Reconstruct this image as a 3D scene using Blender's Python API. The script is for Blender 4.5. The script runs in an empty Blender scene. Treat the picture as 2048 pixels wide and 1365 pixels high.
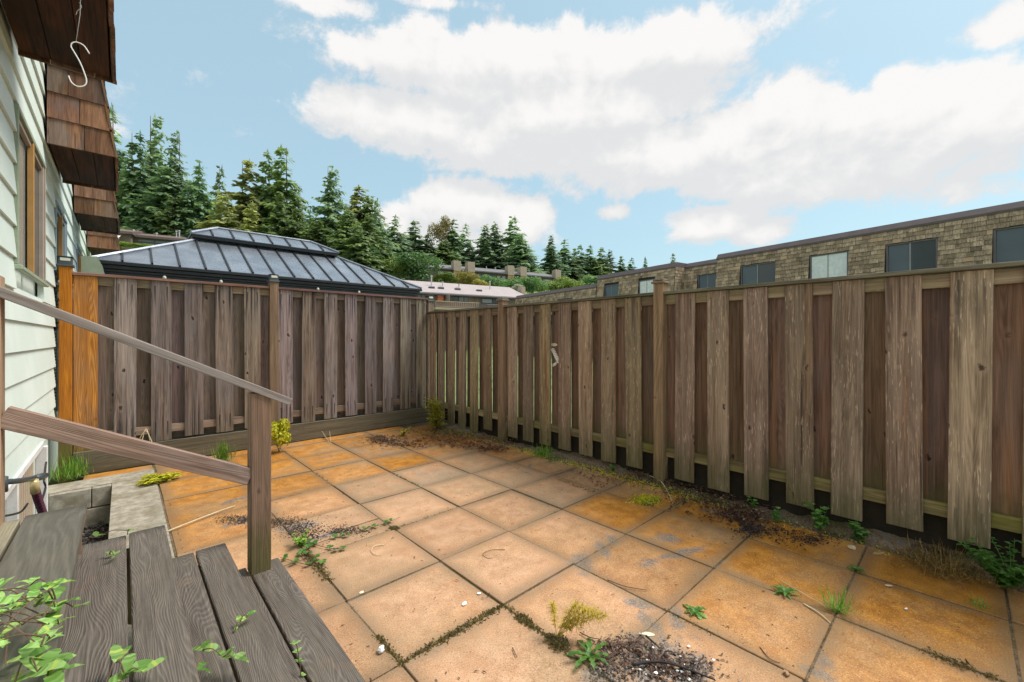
import bpy, bmesh, math, random
from mathutils import Vector, Matrix, Euler
R = math.radians
rng = random.Random(7)
S = bpy.context.scene
C = S.collection

# ------------------------------------------------------------------ camera
F_PX, CX, HY, YAW, EYE = 838.0, 1024.0, 676.0, R(42.9), 1.45
cam_d = bpy.data.cameras.new('camera')
cam_d.sensor_width = 36.0
cam_d.lens = F_PX / 2048 * 36.0
cam_d.shift_y = -(682.5 - HY) / 2048
cam_d.clip_start = 0.02
cam_d.clip_end = 2000
cam = bpy.data.objects.new('camera', cam_d)
C.objects.link(cam)
cam.location = (0, 0, EYE)
cam.rotation_euler = (R(90), 0, -YAW)
S.camera = cam
S.render.resolution_x, S.render.resolution_y = 1024, 682
S.render.engine = 'CYCLES'
S.cycles.use_denoising = True
S.cycles.max_bounces = 5
S.cycles.diffuse_bounces = 3
S.cycles.glossy_bounces = 2
S.cycles.transmission_bounces = 3
S.cycles.adaptive_threshold = 0.02
S.cycles.transparent_max_bounces = 8
S.view_settings.view_transform = 'Standard'
S.view_settings.look = 'None'
S.view_settings.gamma = 1
S.view_settings.exposure = 0.86

SIN, COS = math.sin(YAW), math.cos(YAW)
def ray(px, py):
    u = (px - CX) / F_PX
    return Vector((SIN + u * COS, COS - u * SIN, (HY - py) / F_PX))
def at_depth(px, py, d):
    r = ray(px, py); return Vector((r.x * d, r.y * d, EYE + r.z * d))
def at_z(px, py, z=0.0):
    r = ray(px, py); t = (z - EYE) / r.z; return Vector((r.x * t, r.y * t, z))
def at_x(px, py, X):
    r = ray(px, py); t = X / r.x; return Vector((X, r.y * t, EYE + r.z * t))
def at_y(px, py, Y):
    r = ray(px, py); t = Y / r.y; return Vector((r.x * t, Y, EYE + r.z * t))
def cam_dir(deg):                      # horizontal direction, degrees right of the view axis
    a = YAW + R(deg); return Vector((math.sin(a), math.cos(a), 0))

# ------------------------------------------------------------------ node helper
class G:
    def __init__(s, nt): s.nt = nt
    def n(s, typ, ins=None, out=0, **kw):
        nd = s.nt.nodes.new(typ)
        for k, v in kw.items(): setattr(nd, k, v)
        for k, v in (ins or {}).items():
            sk = nd.inputs[k]
            if isinstance(v, bpy.types.NodeSocket): s.nt.links.new(v, sk)
            else:
                if hasattr(sk.default_value, '__len__') and not hasattr(v, '__len__'): v = [v] * len(sk.default_value)
                if hasattr(sk.default_value, '__len__') and len(sk.default_value) == 4 and len(v) == 3: v = tuple(v) + (1,)
                sk.default_value = v
        return nd.outputs[out]
    def m(s, op, a, b=0.0, c=None, clamp=False):
        ins = {0: a, 1: b}
        if c is not None: ins[2] = c
        return s.n('ShaderNodeMath', ins, operation=op, use_clamp=clamp)
    def v(s, op, a, b=(0, 0, 0)): return s.n('ShaderNodeVectorMath', {0: a, 1: b}, operation=op)
    def mix(s, f, a, b, mode='MIX'):
        return s.n('ShaderNodeMix', {0: f, 6: a, 7: b}, out=2, data_type='RGBA', blend_type=mode)
    def mr(s, x, a, b, c=0.0, d=1.0, smooth=True):
        return s.n('ShaderNodeMapRange', {0: x, 1: a, 2: b, 3: c, 4: d}, interpolation_type='SMOOTHSTEP' if smooth else 'LINEAR')
    def noise(s, vec, scale, detail=3, rough=0.55, dist=0.0, out=0):
        return s.n('ShaderNodeTexNoise', {'Vector': vec, 'Scale': scale, 'Detail': detail, 'Roughness': rough, 'Distortion': dist}, out=out)
    def ramp(s, f, stops):
        nd = s.nt.nodes.new('ShaderNodeValToRGB'); s.nt.links.new(f, nd.inputs[0])
        e = nd.color_ramp.elements
        while len(e) < len(stops): e.new(0.5)
        for el, (p, c) in zip(e, stops): el.position = p; el.color = tuple(c) + (1,)
        return nd.outputs[0]
    def sep(s, vec, i): return s.n('ShaderNodeSeparateXYZ', {0: vec}, out=i)
    def comb(s, x, y, z): return s.n('ShaderNodeCombineXYZ', {0: x, 1: y, 2: z})

# ------------------------------------------------------------------ sky and sun
SUN_EL, SUN_AZ = R(58), R(118)         # azimuth clockwise from +Y
W = bpy.data.worlds.new('World'); S.world = W; W.use_nodes = True
W.node_tree.nodes.clear()
g = G(W.node_tree)
sky = g.n('ShaderNodeTexSky', sky_type='NISHITA', sun_disc=False, sun_elevation=SUN_EL, sun_rotation=SUN_AZ,
          altitude=50, air_density=1.0, dust_density=1.6, ozone_density=1.6)

def cloud_group(full=True):
    nt = bpy.data.node_groups.new('cloud_density' if full else 'cloud_shade', 'ShaderNodeTree')
    nt.interface.new_socket('Azimuth', in_out='INPUT', socket_type='NodeSocketFloat')
    nt.interface.new_socket('Elevation', in_out='INPUT', socket_type='NodeSocketFloat')
    nt.interface.new_socket('Density', in_out='OUTPUT', socket_type='NodeSocketFloat')
    q = G(nt)
    gi = nt.nodes.new('NodeGroupInput'); go = nt.nodes.new('NodeGroupOutput')
    az, el = gi.outputs[0], gi.outputs[1]
    vec = q.comb(az, q.m('MULTIPLY', el, 1.7), 3.7)
    big = q.noise(vec, 2.2, 2, 0.5)
    med = q.noise(q.comb(az, q.m('MULTIPLY', el, 1.25), 1.3), 9.0, 8 if full else 2, 0.65, 0.2 if full else 0.0)
    blobs = [  # centre az, el, half-widths az, el (radians), weight
        # main bank
        (1060, 132, 450, 92, 1.0), (800, 108, 190, 62, .95), (1320, 105, 200, 82, 1.0), (1120, 225, 330, 100, 1.0),
        (1000, 265, 360, 85, .95), (760, 235, 180, 70, .8), (1000, 190, 220, 70, .8), (680, 225, 90, 40, .55), (1420, 300, 380, 75, 1.0),
        (1560, 235, 130, 95, 1.0), (1600, 330, 300, 80, .95), (1720, 360, 180, 55, .8), (1260, 300, 300, 60, .9),
        # right bank
        (1850, 215, 190, 80, 1.0), (1960, 240, 190, 95, 1.0), (1780, 160, 70, 35, .6), (1950, 330, 160, 60, .6),
        (1930, 375, 130, 40, .55), (2010, 45, 120, 55, .75), (1700, 330, 420, 90, .9),
        # top left wisps
        (640, 5, 170, 40, .7), (880, 5, 160, 22, .45), (590, 150, 70, 40, .35),
        # low clouds
        (930, 420, 130, 68, 1.0), (1030, 440, 75, 60, .95), (830, 445, 110, 55, .8), (760, 470, 100, 60, .6), (900, 480, 200, 50, .8),
        (1440, 445, 120, 45, .95), (1380, 440, 90, 30, .7), (1520, 462, 90, 40, .8), (1230, 428, 45, 18, .55),
        (240, 230, 70, 90, .45), (1000, 345, 60, 20, .5),
    ]
    if not full: blobs = [b_ for b_ in blobs if b_[2] >= 110 and b_[4] >= .8]
    total = None
    ve = q.comb(az, el, 0.0)
    for px, py, rx, ry, w in blobs:
        def ae(x, y):
            r = ray(x, y); return math.atan2(r.x, r.y), math.atan2(r.z, math.hypot(r.x, r.y))
        a0, e0 = ae(px, py)
        a1 = (ae(px + rx, py)[0] - ae(px - rx, py)[0]) / 2
        e1 = (ae(px, py - ry)[1] - ae(px, py + ry)[1]) / 2
        mp = q.n('ShaderNodeMapping', {'Vector': ve, 'Location': (-a0 / a1, -e0 / e1, 0), 'Scale': (1 / a1, 1 / e1, 1)})
        ln = nt.nodes.new('ShaderNodeVectorMath'); ln.operation = 'LENGTH'; nt.links.new(mp, ln.inputs[0])
        b = q.mr(ln.outputs['Value'], 1.55, 0.0, 0.0, w)
        total = b if total is None else q.m('MAXIMUM', total, b)
    # beyond the frame the same kind of broken cloud goes on
    fr = q.m('ABSOLUTE', q.m('SUBTRACT', az, YAW))
    outside = q.m('MAXIMUM', q.mr(fr, 0.9, 1.15), q.mr(el, 0.66, 0.85))
    gen = q.m('MULTIPLY', q.mr(big, 0.40, 0.60), 0.9)
    total = q.m('ADD', total, q.m('MULTIPLY', gen, outside))
    dens = q.m('ADD', total, q.m('MULTIPLY', q.m('SUBTRACT', med, 0.5), 1.55))
    nt.links.new(dens, go.inputs[0])
    return nt
cg = cloud_group(); cs = cloud_group(False)
gen = g.n('ShaderNodeTexCoord', out='Generated')
az = g.m('ARCTAN2', g.sep(gen, 0), g.sep(gen, 1))
el = g.m('ARCSINE', g.sep(gen, 2))
def dens(a, e, grp):
    nd = W.node_tree.nodes.new('ShaderNodeGroup'); nd.node_tree = grp
    W.node_tree.links.new(a, nd.inputs[0]); W.node_tree.links.new(e, nd.inputs[1])
    return nd.outputs[0]
d0 = dens(az, el, cg)
d1 = dens(g.m('ADD', az, 0.02), g.m('ADD', el, 0.055), cs)
cover = g.mr(d0, 0.20, 0.52)
lit = g.mr(g.m('SUBTRACT', d0, g.m('MULTIPLY', d1, 0.85)), -0.12, 0.55)
cl_col = g.mix(lit, (4.35, 4.35, 4.38), (5.4, 5.28, 5.17))
sky_c = g.mix(1.0, sky, (1.10, 1.20, 1.00), 'MULTIPLY')
sky_c = g.mix(0.66, sky_c, (2.8, 3.95, 4.62))
col = g.mix(g.m('MULTIPLY', cover, 0.96), sky_c, cl_col)
bg = g.n('ShaderNodeBackground', {'Color': col, 'Strength': 0.1})
wo = W.node_tree.nodes.new('ShaderNodeOutputWorld'); W.node_tree.links.new(bg, wo.inputs[0])
W.cycles.sampling_method = 'MANUAL'; W.cycles.sample_map_resolution = 512

sun_d = bpy.data.lights.new('sun', 'SUN'); sun_d.energy = 2.7; sun_d.angle = R(28); sun_d.color = (1.0, 0.95, 0.88)
sun = bpy.data.objects.new('sun', sun_d); C.objects.link(sun)
to_sun = Vector((math.sin(SUN_AZ) * math.cos(SUN_EL), math.cos(SUN_AZ) * math.cos(SUN_EL), math.sin(SUN_EL)))
sun.rotation_euler = to_sun.to_track_quat('Z', 'Y').to_euler()
sun.location = to_sun * 60

# ------------------------------------------------------------------ object helpers
def tag(o, label=None, cat=None, group=None, kind=None):
    if label: o['label'] = label
    if cat: o['category'] = cat
    if group: o['group'] = group
    if kind: o['kind'] = kind
    return o
def empty(name, loc, rz=0.0, label=None, cat=None, group=None, kind=None):
    o = bpy.data.objects.new(name, None); C.objects.link(o)
    o.location = loc; o.rotation_euler = (0, 0, rz); o.empty_display_size = 0.1
    return tag(o, label, cat, group, kind)
def obj(name, mesh, m=None, parent=None, loc=(0, 0, 0), rot=(0, 0, 0), scale=(1, 1, 1)):
    o = bpy.data.objects.new(name, mesh); C.objects.link(o)
    if m and not mesh.materials: mesh.materials.append(m)
    elif m and mesh.materials[0] is not m:
        o.material_slots[0].link = 'OBJECT'; o.material_slots[0].material = m
    o.parent = parent; o.location = loc; o.rotation_euler = rot; o.scale = scale
    return o
def wobj(name, mesh, m, parent, loc, rot=(0, 0, 0), scale=(1, 1, 1)):   # loc in world axes, parent unrotated
    base = Vector((0, 0, 0)); p = parent
    while p is not None: base = base + p.location; p = p.parent
    return obj(name, mesh, m, parent, Vector(loc) - base, rot, scale)
def copy_tree(o, parent=None):
    c = o.copy(); C.objects.link(c); c.parent = parent
    for ch in list(o.children): copy_tree(ch, c)
    return c
class MB:
    def __init__(s): s.v = []; s.f = []
    def quad(s, a, b, c, d):
        i = len(s.v); s.v += [tuple(a), tuple(b), tuple(c), tuple(d)]; s.f.append((i, i + 1, i + 2, i + 3))
    def tri(s, a, b, c):
        i = len(s.v); s.v += [tuple(a), tuple(b), tuple(c)]; s.f.append((i, i + 1, i + 2))
    def box(s, c, size, M=None):
        hx, hy, hz = size[0] / 2, size[1] / 2, size[2] / 2
        i = len(s.v)
        for x, y, z in ((-1, -1, -1), (1, -1, -1), (1, 1, -1), (-1, 1, -1), (-1, -1, 1), (1, -1, 1), (1, 1, 1), (-1, 1, 1)):
            p = Vector((x * hx, y * hy, z * hz))
            if M is not None: p = M @ p
            s.v.append(tuple(p + Vector(c)))
        for f in ((3, 2, 1, 0), (4, 5, 6, 7), (0, 1, 5, 4), (1, 2, 6, 5), (2, 3, 7, 6), (3, 0, 4, 7)):
            s.f.append(tuple(i + k for k in f))
    def prism(s, poly, a, b, axis='y'):
        """extrude 2-D polygon (u,w) from a to b along axis; u,w map onto the other two axes"""
        def P(u, w, t):
            return (u, t, w) if axis == 'y' else (t, u, w) if axis == 'x' else (u, w, t)
        i = len(s.v); n = len(poly)
        s.v += [P(u, w, a) for u, w in poly] + [P(u, w, b) for u, w in poly]
        s.f.append(tuple(i + k for k in range(n))); s.f.append(tuple(i + n + k for k in reversed(range(n))))
        for k in range(n):
            l = (k + 1) % n; s.f.append((i + l, i + k, i + n + k, i + n + l))
    def tube(s, pts, r, n=6, r2=None):
        pts = [Vector(p) for p in pts]; i0 = len(s.v); m = len(pts)
        up = Vector((0.13, 0.21, 1)).normalized()
        for k, p in enumerate(pts):
            t = (pts[min(k + 1, m - 1)] - pts[max(k - 1, 0)]).normalized()
            a = t.cross(up)
            if a.length < 1e-3: a = t.cross(Vector((1, 0, 0)))
            a.normalize(); b = t.cross(a)
            rr = r if r2 is None else r + (r2 - r) * k / max(1, m - 1)
            for j in range(n):
                w = 2 * math.pi * j / n
                s.v.append(tuple(p + a * (math.cos(w) * rr) + b * (math.sin(w) * rr)))
        for k in range(m - 1):
            for j in range(n):
                l = (j + 1) % n
                s.f.append((i0 + k * n + j, i0 + k * n + l, i0 + (k + 1) * n + l, i0 + (k + 1) * n + j))
        s.f.append(tuple(i0 + j for j in reversed(range(n)))); s.f.append(tuple(i0 + (m - 1) * n + j for j in range(n)))
    def mesh(s, name='mesh', smooth=False, fix=False):
        me = bpy.data.meshes.new(name); me.from_pydata(s.v, [], s.f); me.update()
        if fix:
            b = bmesh.new(); b.from_mesh(me); bmesh.ops.recalc_face_normals(b, faces=b.faces); b.to_mesh(me); b.free()
        if smooth: me.polygons.foreach_set('use_smooth', [True] * len(me.polygons))
        return me
_bc = {}
def box_mesh(sx, sy, sz, bev=0.003, key=None):
    k = (round(sx, 4), round(sy, 4), round(sz, 4), bev, key)
    if k in _bc: return _bc[k]
    b = bmesh.new(); bmesh.ops.create_cube(b, size=1)
    bmesh.ops.scale(b, vec=(sx, sy, sz), verts=b.verts)
    if bev: bmesh.ops.bevel(b, geom=b.edges[:], offset=bev, segments=1, affect='EDGES', profile=0.5)
    me = bpy.data.meshes.new('box'); b.to_mesh(me); b.free(); _bc[k] = me
    return me
def interp(pts, n):
    """smooth polyline through pts"""
    P = [Vector(p) for p in pts]; out = []
    for k in range(len(P) - 1):
        p0, p1, p2, p3 = P[max(k - 1, 0)], P[k], P[k + 1], P[min(k + 2, len(P) - 1)]
        for j in range(n):
            t = j / n
            out.append(0.5 * ((2 * p1) + (p2 - p0) * t + (2 * p0 - 5 * p1 + 4 * p2 - p3) * t * t + (-p0 + 3 * p1 - 3 * p2 + p3) * t ** 3))
    out.append(P[-1]); return out
# ------------------------------------------------------------------ materials
def new_mat(name):
    m = bpy.data.materials.new(name); m.use_nodes = True; m.node_tree.nodes.clear()
    return m, G(m.node_tree)
def finish(m, q, color, rough=0.7, bump=None, bstr=0.4, bdist=0.004, spec=0.4, metal=0.0, extra=None):
    ins = {'Base Color': color, 'Roughness': rough, 'Specular IOR Level': spec, 'Metallic': metal}
    if bump is not None:
        ins['Normal'] = q.n('ShaderNodeBump', {'Height': bump, 'Strength': bstr, 'Distance': bdist})
    ins.update(extra or {})
    sh = q.n('ShaderNodeBsdfPrincipled', ins)
    o = m.node_tree.nodes.new('ShaderNodeOutputMaterial'); m.node_tree.links.new(sh, o.inputs[0])
    return m
def plain(name, col, rough=0.6, metal=0.0, spec=0.4, var=0.12, scale=6.0, bstr=0.15, emit=None):
    m, q = new_mat(name)
    tc = q.n('ShaderNodeTexCoord', out='Object')
    n1 = q.noise(tc, scale, 5, 0.6); n2 = q.noise(tc, scale * 14, 3, 0.6)
    f = q.m('ADD', q.m('MULTIPLY', n1, 0.7), q.m('MULTIPLY', n2, 0.3))
    c = q.mix(q.mr(f, 0.3, 0.7), tuple(v * (1 - var) for v in col), tuple(min(1, v * (1 + var)) for v in col))
    ex = {}
    if emit: ex = {'Emission Color': tuple(col) + (1,), 'Emission Strength': emit}
    return finish(m, q, c, q.mr(n1, 0.2, 0.8, max(0, rough - .08), min(1, rough + .08)), n2, bstr, 0.003, spec, metal, ex)
def wood(name, dark, light, tint, algae=0.6, flecks=0.0, knots=1.0, rings=0.35, bright=(0.70, 1.25), algae_z=(0.05, 0.6), rough=0.82, streak=0.0, rust=0.0, nails=0.0):
    """weathered board; the grain runs along the board's local Z"""
    m, q = new_mat(name)
    tc = q.n('ShaderNodeTexCoord', out='Object')
    rnd = q.n('ShaderNodeObjectInfo', out='Random')
    off = q.v('SCALE', (31.0, 17.0, 57.0)); off.node.inputs['Scale'].default_value = 1
    q.nt.links.new(rnd, off.node.inputs['Scale'])
    vec = q.v('ADD', tc, off)
    fine = q.noise(q.v('MULTIPLY', vec, (95, 95, 2.6)), 1.0, 4, 0.7)
    mid = q.noise(q.v('MULTIPLY', vec, (22, 22, 0.9)), 1.0, 3, 0.6, 0.4)
    rn = q.noise(q.v('MULTIPLY', vec, (11, 4, 0.42)), 1.0, 1.5, 0.5, 0.1)
    ring = q.m('MULTIPLY_ADD', q.m('SINE', q.m('MULTIPLY', rn, 190.0)), 0.5, 0.5)
    blot = q.noise(q.v('MULTIPLY', vec, (4.5, 3, 1.6)), 1.0, 3, 0.55)
    # knots
    wob = q.v('SCALE', q.v('SUBTRACT', q.noise(vec, 26.0, 2, 0.6, out=1), (0.5, 0.5, 0.5))); wob.node.inputs['Scale'].default_value = 0.05
    kv = q.v('ADD', vec, wob)
    vo = q.n('ShaderNodeTexVoronoi', {'Vector': q.v('MULTIPLY', kv, (8.0, 1.0, 4.0)), 'Scale': 1.0, 'Randomness': 1.0}, out='Distance', voronoi_dimensions='3D')
    vc = q.n('ShaderNodeTexVoronoi', {'Vector': q.v('MULTIPLY', kv, (8.0, 1.0, 4.0)), 'Scale': 1.0, 'Randomness': 1.0}, out='Color', voronoi_dimensions='3D')
    pick = q.mr(q.sep(vc, 0), 0.42, 0.46)
    knot = q.m('MULTIPLY', q.mr(vo, 0.13, 0.05), q.m('MULTIPLY', pick, knots))
    halo = q.m('MULTIPLY', q.mr(vo, 0.30, 0.12), q.m('MULTIPLY', pick, knots * 0.35))
    f = q.m('ADD', q.m('MULTIPLY', fine, 0.45), q.m('MULTIPLY', mid, 0.55))
    f = q.m('ADD', f, q.m('MULTIPLY', q.m('SUBTRACT', ring, 0.5), rings * 0.22))
    c = q.mix(q.mr(f, 0.30, 0.72), dark, light)
    c = q.mix(q.m('MULTIPLY', q.mr(blot, 0.42, 0.68), 0.75), c, q.mix(q.mr(f, 0.25, 0.75), tuple(v * .6 for v in tint), tint))
    c = q.mix(halo, c, tuple(v * .8 for v in light))
    c = q.mix(q.m('MULTIPLY', knot, 0.9), c, (0.035, 0.022, 0.016))
    # fine checks running with the grain
    chk = q.noise(q.v('MULTIPLY', vec, (42, 42, 0.7)), 1.0, 2, 0.5)
    crack = q.mr(chk, 0.705, 0.735)
    c = q.mix(q.m('MULTIPLY', crack, 0.65), c, (0.03, 0.022, 0.018))
    if flecks:
        fl = q.noise(q.v('MULTIPLY', vec, (130, 130, 11)), 1.0, 2, 0.5)
        c = q.mix(q.m('MULTIPLY', q.mr(fl, 0.60, 0.68), q.m('MULTIPLY', q.mr(blot, 0.35, 0.6), flecks)), c, tuple(min(1, v * 1.9) for v in light))
    if streak:
        sx = q.noise(q.v('MULTIPLY', vec, (38, 10, 0.35)), 1.0, 2, 0.5)
        lz = q.sep(tc, 2)
        ends = q.m('MAXIMUM', q.mr(lz, 0.35, 0.75), q.mr(lz, -0.35, -0.75))
        c = q.mix(q.m('MULTIPLY', q.m('MULTIPLY', q.mr(sx, 0.56, 0.64), ends), streak), c, (0.03, 0.026, 0.028))
    if rust:
        ru = q.noise(q.v('MULTIPLY', vec, (24, 8, 0.45)), 1.0, 3, 0.6)
        c = q.mix(q.m('MULTIPLY', q.mr(ru, 0.54, 0.70), rust), c, q.mix(f, (0.16, 0.065, 0.025), (0.42, 0.22, 0.11)))
    st_ = q.noise(q.v('MULTIPLY', vec, (13, 6, 2.2)), 1.0, 4, 0.65)
    c = q.mix(q.m('MULTIPLY', q.mr(st_, 0.54, 0.72), 0.45), c, tuple(v * .55 for v in dark))
    br = q.mr(rnd, 0, 1, bright[0], bright[1], False)
    c = q.mix(1.0, c, q.comb(br, q.m('MULTIPLY', br, q.mr(q.m('FRACT', q.m('MULTIPLY', rnd, 7.3)), 0, 1, .94, 1.03, False)), q.m('MULTIPLY', br, q.mr(q.m('FRACT', q.m('MULTIPLY', rnd, 13.7)), 0, 1, .86, 1.1, False))), 'MULTIPLY')
    if nails:
        ge = q.n('ShaderNodeTexCoord', out='Generated'); gz = q.sep(ge, 2)
        wx = q.m('ADD', q.sep(ge, 0), q.m('MULTIPLY', q.m('SUBTRACT', q.noise(q.v('MULTIPLY', vec, (3, 3, 6)), 1.0, 2), 0.5), 0.10))
        nx = q.m('MINIMUM', q.m('ABSOLUTE', q.m('SUBTRACT', wx, 0.2)), q.m('ABSOLUTE', q.m('SUBTRACT', wx, 0.8)))
        run = q.m('MAXIMUM', q.m('MULTIPLY', q.mr(gz, 0.80, 0.94), q.mr(gz, 0.972, 0.966)), q.m('MULTIPLY', q.mr(gz, 0.005, 0.06), q.mr(gz, 0.125, 0.118)))
        c = q.mix(q.m('MULTIPLY', q.m('MULTIPLY', q.mr(nx, 0.055, 0.018), run), q.m('MULTIPLY', q.mr(q.m('FRACT', q.m('MULTIPLY', rnd, 3.1)), 0.1, 0.6), nails)), c, (0.022, 0.019, 0.02))
    if algae:
        pz = q.sep(q.n('ShaderNodeNewGeometry', out='Position'), 2)
        an = q.noise(q.v('MULTIPLY', vec, (9, 9, 4)), 1.0, 4, 0.65)
        hgt = q.mr(q.m('ADD', pz, q.m('MULTIPLY', q.m('SUBTRACT', an, 0.5), 0.5)), algae_z[1], algae_z[0])  # height band over which the algae thins out
        c = q.mix(q.m('MULTIPLY', hgt, algae), c, q.mix(an, (0.045, 0.05, 0.018), (0.13, 0.13, 0.035)))
    h = q.m('ADD', q.m('MULTIPLY', fine, 0.6), q.m('MULTIPLY', ring, rings * 0.9))
    h = q.m('SUBTRACT', h, q.m('ADD', q.m('MULTIPLY', crack, 0.8), q.m('MULTIPLY', knot, 0.4)))
    return finish(m, q, c, rough, h, 0.45, 0.004, 0.25)

M = {}
M['fence_front'] = wood('fence_front', (0.14, 0.098, 0.064), (0.47, 0.355, 0.245), (0.35, 0.275, 0.195), algae=0.65, flecks=0.5, streak=0.4, rust=0.6, nails=0.45)
M['fence_back'] = wood('fence_back', (0.09, 0.054, 0.038), (0.27, 0.172, 0.125), (0.21, 0.152, 0.132), algae=0.75, knots=1.2, algae_z=(0.25, 0.62), rust=0.75)
M['grey_front'] = wood('grey_front', (0.09, 0.068, 0.056), (0.34, 0.27, 0.225), (0.255, 0.225, 0.215), algae=0.25, knots=1.2, streak=0.9, algae_z=(0.1, 0.5), rust=0.25, nails=0.85)
M['grey_back'] = wood('grey_back', (0.1, 0.072, 0.056), (0.29, 0.218, 0.178), (0.215, 0.183, 0.166), algae=0.4, knots=1.3, algae_z=(0.2, 0.6))
M['fence_post'] = wood('fence_post', (0.163, 0.106, 0.062), (0.425, 0.3, 0.188), (0.338, 0.237, 0.15), algae=0.5, knots=0.8)
M['fence_rail'] = wood('fence_rail', (0.144, 0.102, 0.072), (0.384, 0.3, 0.204), (0.264, 0.228, 0.12), algae=0.75, knots=0.5, algae_z=(0.2, 0.7))
M['moss_rail'] = wood('moss_rail', (0.13, 0.1, 0.05), (0.38, 0.31, 0.17), (0.29, 0.28, 0.06), algae=0.0, knots=0.3)
M['fence_cap'] = wood('fence_cap', (0.068, 0.061, 0.047), (0.257, 0.23, 0.189), (0.135, 0.149, 0.101), algae=0.0, knots=0.4)
M['red_trim'] = wood('red_trim', (0.12, 0.06, 0.045), (0.27, 0.16, 0.125), (0.20, 0.14, 0.12), algae=0.0, knots=0.3)
M['grey_rail'] = wood('grey_rail', (0.14, 0.10, 0.075), (0.36, 0.27, 0.20), (0.28, 0.23, 0.19), algae=0.1, knots=0.5)
M['cedar'] = wood('cedar', (0.27, 0.085, 0.01), (0.6, 0.26, 0.055), (0.42, 0.2, 0.085), algae=0.75, knots=0.7, rings=0.8, bright=(0.9, 1.1), algae_z=(0.15, 0.62))
M['cedar_post'] = wood('cedar_post', (0.36, 0.12, 0.008), (0.58, 0.23, 0.02), (0.46, 0.17, 0.02), algae=0.9, knots=0.4, rings=0.5, bright=(0.95, 1.05), algae_z=(0.38, 0.62))
M['kick'] = wood('kick', (0.07, 0.058, 0.045), (0.2, 0.172, 0.135), (0.145, 0.128, 0.1), algae=0.15, knots=0.3, algae_z=(0.0, 0.4))
M['rail_wood'] = wood('rail_wood', (0.16, 0.13, 0.105), (0.4, 0.345, 0.295), (0.31, 0.275, 0.245), algae=0.0, knots=0.25, rings=0.25, bright=(0.92, 1.1))
M['post_wood'] = wood('post_wood', (0.11, 0.07, 0.045), (0.30, 0.20, 0.13), (0.22, 0.15, 0.10), algae=0.7, knots=1.0, algae_z=(0.2, 0.55))
M['rail_red'] = wood('rail_red', (0.15, 0.092, 0.065), (0.4, 0.275, 0.21), (0.33, 0.255, 0.22), algae=0.0, knots=0.3, rings=0.3, bright=(0.95, 1.05))
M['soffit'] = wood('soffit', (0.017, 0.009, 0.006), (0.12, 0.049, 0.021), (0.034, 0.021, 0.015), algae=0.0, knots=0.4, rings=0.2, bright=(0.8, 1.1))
M['shake'] = wood('shake', (0.09, 0.04, 0.02), (0.3, 0.155, 0.082), (0.185, 0.15, 0.128), algae=0.0, knots=0.0, rings=0.15, bright=(0.55, 1.3), streak=0.0)

def deck_mat(name, dark, light, freq, warm=0.25):
    m, q = new_mat(name)
    tc = q.n('ShaderNodeTexCoord', out='Object'); rnd = q.n('ShaderNodeObjectInfo', out='Random')
    off = q.v('SCALE', (31.0, 17.0, 57.0)); q.nt.links.new(rnd, off.node.inputs['Scale'])
    vec = q.v('ADD', tc, off)
    rn = q.noise(q.v('MULTIPLY', vec, (5.0, 0.0, 0.9)), 1.0, 2.0, 0.5, 0.15)
    xx = q.m('MULTIPLY', q.sep(vec, 0), 2.6)
    ring = q.m('MULTIPLY_ADD', q.m('SINE', q.m('MULTIPLY', q.m('ADD', rn, xx), freq)), 0.5, 0.5)
    ringp = q.m('POWER', ring, 1.6)
    fine = q.noise(q.v('MULTIPLY', vec, (150, 150, 5)), 1.0, 4, 0.7)
    blot = q.noise(vec, 3.2, 4, 0.6); blot2 = q.noise(vec, 5.1, 3, 0.6, out=0)
    f = q.m('ADD', q.m('MULTIPLY', ringp, 0.15), q.m('MULTIPLY', fine, 0.86))
    c = q.mix(q.mr(f, 0.15, 0.95), dark, light)
    c = q.mix(q.m('MULTIPLY', q.mr(blot, 0.44, 0.68), 0.7), c, q.mix(f, tuple(v * .55 for v in dark), (0.19, 0.165, 0.125)))
    c = q.mix(q.m('MULTIPLY', q.mr(blot2, 0.58, 0.72), warm), c, (0.26, 0.15, 0.10))
    crack = q.mr(q.noise(q.v('MULTIPLY', vec, (26, 26, 0.6)), 1.0, 2, 0.5), 0.735, 0.755)
    c = q.mix(q.m('MULTIPLY', crack, 0.8), c, (0.015, 0.013, 0.012))
    h = q.m('SUBTRACT', q.m('ADD', q.m('MULTIPLY', ringp, 0.45), q.m('MULTIPLY', fine, 0.6)), q.m('MULTIPLY', crack, 1.5))
    return finish(m, q, c, q.mr(blot, 0.3, 0.7, 0.34, 0.62), h, 0.6, 0.004, 0.45)
M['deck'] = deck_mat('deck', (0.05, 0.041, 0.034), (0.225, 0.19, 0.158), 330.0)
M['deck_plain'] = deck_mat('deck_plain', (0.06, 0.056, 0.045), (0.15, 0.14, 0.112), 60.0, 0.1)
M['deck_pale'] = deck_mat('deck_pale', (0.17, 0.15, 0.10), (0.46, 0.41, 0.29), 60.0, 0.2)

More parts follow.
